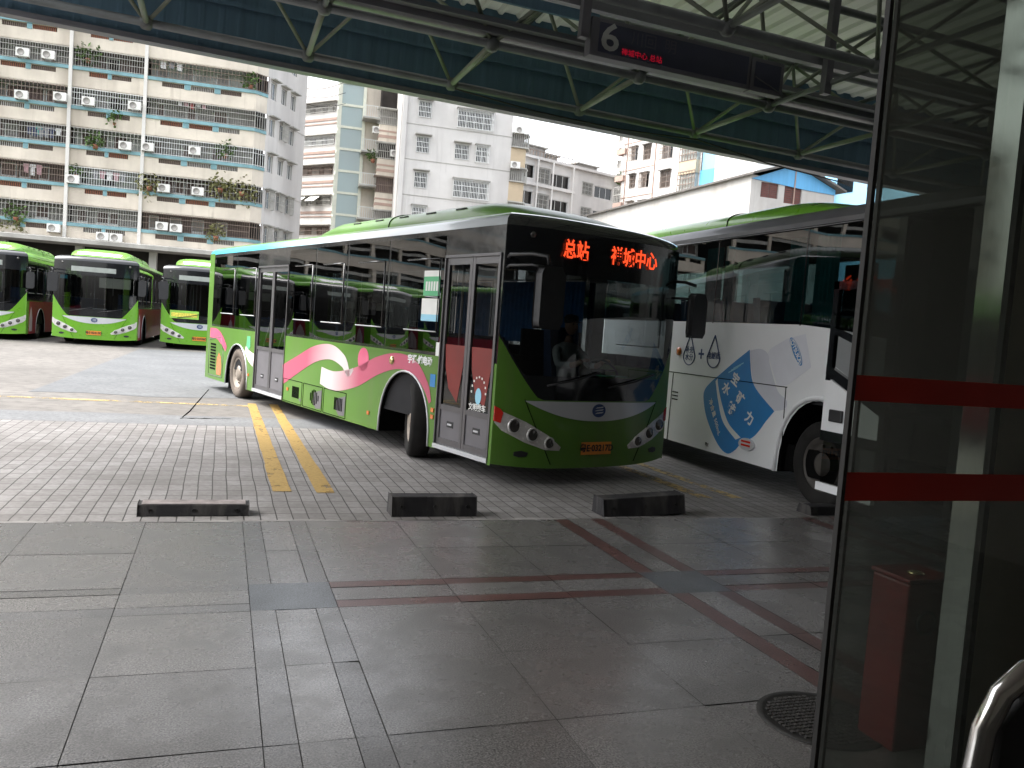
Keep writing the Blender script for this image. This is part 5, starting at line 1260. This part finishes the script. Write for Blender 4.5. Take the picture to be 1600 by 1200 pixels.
# --- low long block
E = Fac('apartment_block', 'low grey block with strip balconies and a flat cluttered roof right of the white block', 815, 260, 95, 71)
wins = []
for k in range(6):
    o = 3.0*k
    wins += [(-1.5, 1.9, 19.2-o, 20.7-o), (2.3, 4.3, 18.9-o, 20.6-o), (4.5, 7.4, 18.8-o, 20.3-o), (9.6, 11.2, 18.7-o, 20.1-o), (11.6, 14.6, 18.6-o, 20.0-o), (15.0, 17, 18.6-o, 20-o)]
wl = MB(); wall(wl, -2, 18, 0, 21.6, wins, .5); wl.box(-2, 18, .9, 9, 0, 21.5, 1); wl.box(-2, 18, -.5, 0, 21.4, 21.7, 0)
for k in range(6): wl.box(-2, 8, -.5, 0, 18.35-3*k, 18.7-3*k, 0)
wl.build('wall', [M['greywall'], M['dark']], E.t)
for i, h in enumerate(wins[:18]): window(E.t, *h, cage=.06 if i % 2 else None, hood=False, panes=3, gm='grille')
for u, w, h, in ((1.0, 3.2, 1.5), (4.6, 1.5, .9), (9.5, 3.2, .8)):
    mb = MB().box(u, u+w, 1, 3.5, 21.6, 21.6+h, 0).box(u-.25, u+w+.25, .75, 3.8, 21.6+h, 21.75+h, 1); mb.build('roof_hut', [M['midroom'], M['concrete']], E.t)
mb = MB(); bars(mb, -.5, 8, 21.7, 22.4, -.1, .5, .03, (22.4,)); mb.build('roof_railing', M['rust'], E.t)
for u in (-.2, 2.1, 4.4, 7.6): box('pilaster', u-.09, u+.09, -.52, -.4, 0, 21.4, M['whitewall'], E.t)
P = E.world(15.6, -.8, E.px(965, 281)[1]); t = thing('balcony_plant', 'green shrub on the balcony at the right end of the low grey block', 'plant', P, 0, 'plants on the balconies'); mb = MB(); leafs(mb, (0, 0, 0), 1.0, 160, .4); mb.build('foliage', M['leaf'], t); MB().lathe([(0, -1.2), (.2, -1.2), (.3, -.6), (0, -.6)], 'z', 10).build('pot', M['pot'], t)
# --- far tower
T_ = Fac('tower_block', 'pale high rise far behind, left of the white corner block', 960, 260, 200, 165, 'tower block')
wins = [(1+2.6*k, 2.2+2.6*k, 3+3*j, 4.6+3*j) for k in range(5) for j in range(18)]
wl = MB(); wall(wl, 0, 14, 0, 58, wins, .3); wl.box(0, 14, .4, 20, 0, 58, 0); wl.build('wall', M['whitewall'], T_.t)
mb = MB()
for a, b, c, d in wins: mb.poly([(a, .28, c), (b, .28, c), (b, .28, d), (a, .28, d)])
mb.build('windows', M['midroom'], T_.t)
# --- white corner block on the right
Ff = Fac('apartment_block', 'white corner block with dark window guards and a brick coloured bay window', 978, 260, 95, 170)
wins = []
for k in range(-1, 7):
    o = 3.05*k
    wins += [(.9, 2.0, 21.6-o, 23.0-o), (3.1, 4.4, 21.4-o, 22.9-o), (6.4, 8.1, 21.0-o, 22.7-o)]
wl = MB(); wall(wl, -.6, 12.8, 0, 28, wins, .25); wl.box(-.6, 12.8, .6, 10, 0, 28, 0)
for k in range(6): wl.box(-.6, 5.2, -.05, 0, 23.6-3.05*k, 23.7-3.05*k, 1)
wl.box(5.2, 5.32, -.1, 0, 0, 28, 1); wl.box(.1, .2, -.1, 0, 0, 28, 1)
wl.build('wall', [M['whitewall'], M['pinkband']], Ff.t)
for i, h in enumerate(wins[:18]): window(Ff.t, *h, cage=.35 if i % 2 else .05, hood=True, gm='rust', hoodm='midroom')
for k in range(5):
    o = 3.05*k-3.05
    box('brick_bay', 9.9, 12.6, -.55, 0, 18.8-o, 20.1-o, M['beigewall'], Ff.t); mb = MB(); bars(mb, 9.95, 12.55, 20.15-o, 22.1-o, -.55, .45, .03, (20.15-o, 20.8-o, 21.4-o, 22.1-o)); mb.build('bay_window', M['rust'], Ff.t)
    box('bay_glass', 10, 12.5, -.4, 0, 20.15-o, 22.05-o, M['paleroom'], Ff.t)
    box('corner_balcony', -1.6, 0, -.3, 1.5, 19.5-o, 20.1-o, M['pinkband'], Ff.t); mb = MB(); bars(mb, -1.6, 0, 20.1-o, 21.9-o, -.28, .3, .025, (21.9-o, 21-o)); mb.build('corner_cage', M['grille'], Ff.t)
# --- pale blue clad building
G = Fac('office_block', 'pale blue clad building with sloping ledges right of the white corner block', 1097, 260, 84, 170, 'building')
wl = MB(); wl.box(0, 26, 0, 12, 0, 27, 0).box(3.0, 3.2, -.15, 0, 0, 27, 1).box(-.1, 3.0, -.12, 0, 0, 19.0, 1)
for z in (15, 18.2, 21.4, 24.6): wl.box(4.0, 12, -.25, 0, z, z+.14, 2)
wl.build('wall', [M['paleblue'], M['brightblue'], M['concrete']], G.t)
for k in range(4):
    for j in range(3): box('window', 14+k*3, 15.6+k*3, -.05, 0, 11.5+j*3.4, 13.2+j*3.4, M['glass_win'], G.t)
# --- long blue and white building at the far right
I_ = Fac('office_block', 'long low white building with pale blue panels seen past the glass door', 1275, 300, 70, 92, 'building')
zt1 = I_.px(1480, 285)[1]
wl = MB(); wl.box(-4, 40, 0, 10, 0, 15.6, 0).box(-4.3, 40, -.8, 0, 15.6, 15.9, 1).box(-4.1, 40, -.1, 0, 13.0, 13.3, 1); wl.box(-4, 40, 3, 10, 15.9, 21, 0); wl.build('wall', [M['whitewall'], M['paleblue']], I_.t)
for k in range(9):
    box('panel', -2+k*4.2, -.6+k*4.2, -.06, 0, 13.3, 15.4, M['brightblue' if k % 2 else 'paleblue'], I_.t); box('window', -.5+k*4.2, 1.1+k*4.2, -.05, 0, 13.4, 15.3, M['glass_win'], I_.t)
    box('upper_window', -1+k*4.2, .8+k*4.2, 2.95, 3.0, 17.2, 19, M['glass_win'], I_.t)
ac_unit(I_.world(*(I_.px(1310, 293)[0], -.4, I_.px(1310, 293)[1])), I_.t.rotation_euler.z, 'left air conditioner box on the white wall right of the blue gable', 1.0, .7)
ac_unit(I_.world(*(I_.px(1326, 294)[0], -.4, I_.px(1326, 294)[1])), I_.t.rotation_euler.z, 'right air conditioner box on the white wall right of the blue gable', 1.0, .7)
# --- gabled workshop
H = Fac('workshop', 'white rendered workshop with a blue gable and two brown shuttered windows', 1175, 272, 50, 90, 'workshop')
ze, za = 11.97, 12.95; ua, ur = 3.0, 6.15
wl = MB(); hs = [(.72, 1.98, 10.72, 11.62), (2.42, 3.7, 10.55, 11.6)]
wall(wl, 0, ur, 0, 11.62, hs, .2); wl.poly([(0, 0, 11.62), (ur, 0, 11.62), (ur, 0, 11.78), (0, 0, 11.97)])
wl.poly([(0, 0, 0), (0, 24, 0), (0, 24, 11.97), (0, 0, 11.97)]); wl.poly([(ur, 0, 0), (ur, 24, 0), (ur, 24, 11.8), (ur, 0, 11.8)]); wl.poly([(0, 24, 0), (ur, 24, 0), (ur, 24, 11.8), (ua, 24, za), (0, 24, 11.97)])
wl.build('wall', mat('peeling_white_render', (.5, .485, .46), .9, var=.12, scale=.9, dirt=(.33, .3, .27)), H.t)
MB().prism([(0, 11.72), (ua, za-.05), (ur, 11.75), (ur, 11.45), (3.9, 11.5), (1.9, 11.62)], lambda a, b, c: (a, c, b), -.06, -.003).build('blue_gable', M['brightblue'], H.t)
mb = MB().prism([(-.25, 11.9), (ua, za), (ua, za+.12), (-.25, 12.03)], lambda a, b, c: (a, c, b), -.5, 24.3).prism([(ua, za), (ur+.5, 11.62), (ur+.5, 11.74), (ua, za+.12)], lambda a, b, c: (a, c, b), -.5, 24.3); mb.build('roof', M['slate'], H.t)
for a, b, c, d in hs:
    w = MB(); w.box(a, b, .1, .2, c, d, 0)
    for k in range(8): z = c+(d-c)*k/8; w.box(a+.05, (a+b)/2-.03, .07, .1, z+.02, z+(d-c)/8-.02, 1); w.box((a+b)/2+.03, b-.05, .07, .1, z+.02, z+(d-c)/8-.02, 1)
    w.build('shutter', [M['darkbrown'], mat('brown_shutter', (.16, .06, .05), .7, var=.3)], H.t)
box('ledge_pipe', 3.6, ur-.05, -.1, -.02, 10.25, 10.35, M['concrete'], H.t); box('vent_pipe', 3.05, 3.1, -.12, -.06, 9.5, 13.4, M['pinkband'], H.t)
# wires over the gap
for k in range(3):
    a, b = at(455, 132+k*10, 70), at(540, 128+k*17, 70)
    pts = [a.lerp(b, t/8)-Vector((0, 0, .5*sin(pi*t/8))) for t in range(9)]
    wo = tag(MB().tube([p-pts[0] for p in pts], .022, 4).build('overhead_wire', M['dark']), ('topmost', 'middle', 'lowest')[k]+' of three thin wires against the sky left of the glass lift', 'wire', 'overhead wires')
    wo.location = pts[0]

# ------------------------------------------------------------------ light, sky, camera
EL, AZ = R(58), R(285)          # azimuth clockwise from +Y: sun behind us to the left
w = bpy.data.worlds.new('World'); scene.world = w; w.use_nodes = True; nt = w.node_tree; bg = nt.nodes['Background']
sk = nt.nodes.new('ShaderNodeTexSky'); sk.sky_type = 'NISHITA'; sk.sun_disc = False; sk.sun_elevation = EL; sk.sun_rotation = AZ; sk.dust_density = 4; sk.air_density = 1.0
hs_ = nt.nodes.new('ShaderNodeHueSaturation'); hs_.inputs['Saturation'].default_value = .22; nt.links.new(sk.outputs[0], hs_.inputs['Color']); nt.links.new(hs_.outputs[0], bg.inputs[0]); bg.inputs[1].default_value = .15
sl = bpy.data.lights.new('sun', 'SUN'); sl.energy = .7; sl.angle = R(38); sl.color = (1, .96, .9); so = bpy.data.objects.new('sun', sl); COL.objects.link(so)
sdv = Vector((sin(AZ)*cos(EL), cos(AZ)*cos(EL), sin(EL))); so.rotation_euler = sdv.to_track_quat('Z', 'Y').to_euler()
cam = bpy.data.cameras.new('camera'); co_ = bpy.data.objects.new('camera', cam); COL.objects.link(co_); scene.camera = co_
cam.sensor_width = 36; cam.lens = 36*F/1600; cam.clip_end = 2000; cam.clip_start = .05
co_.matrix_world = Matrix(((CR.x, CU.x, -_fw.x, CP.x), (CR.y, CU.y, -_fw.y, CP.y), (CR.z, CU.z, -_fw.z, CP.z), (0, 0, 0, 1)))
scene.view_settings.view_transform = 'Standard'; scene.view_settings.look = 'None'; scene.view_settings.gamma = 1; scene.view_settings.exposure = 2.15
scene.cycles.max_bounces = 8; scene.cycles.transparent_max_bounces = 16; scene.cycles.caustics_reflective = False; scene.cycles.caustics_refractive = False
scene.cycles.use_denoising = True; scene.cycles.sample_clamp_indirect = 8
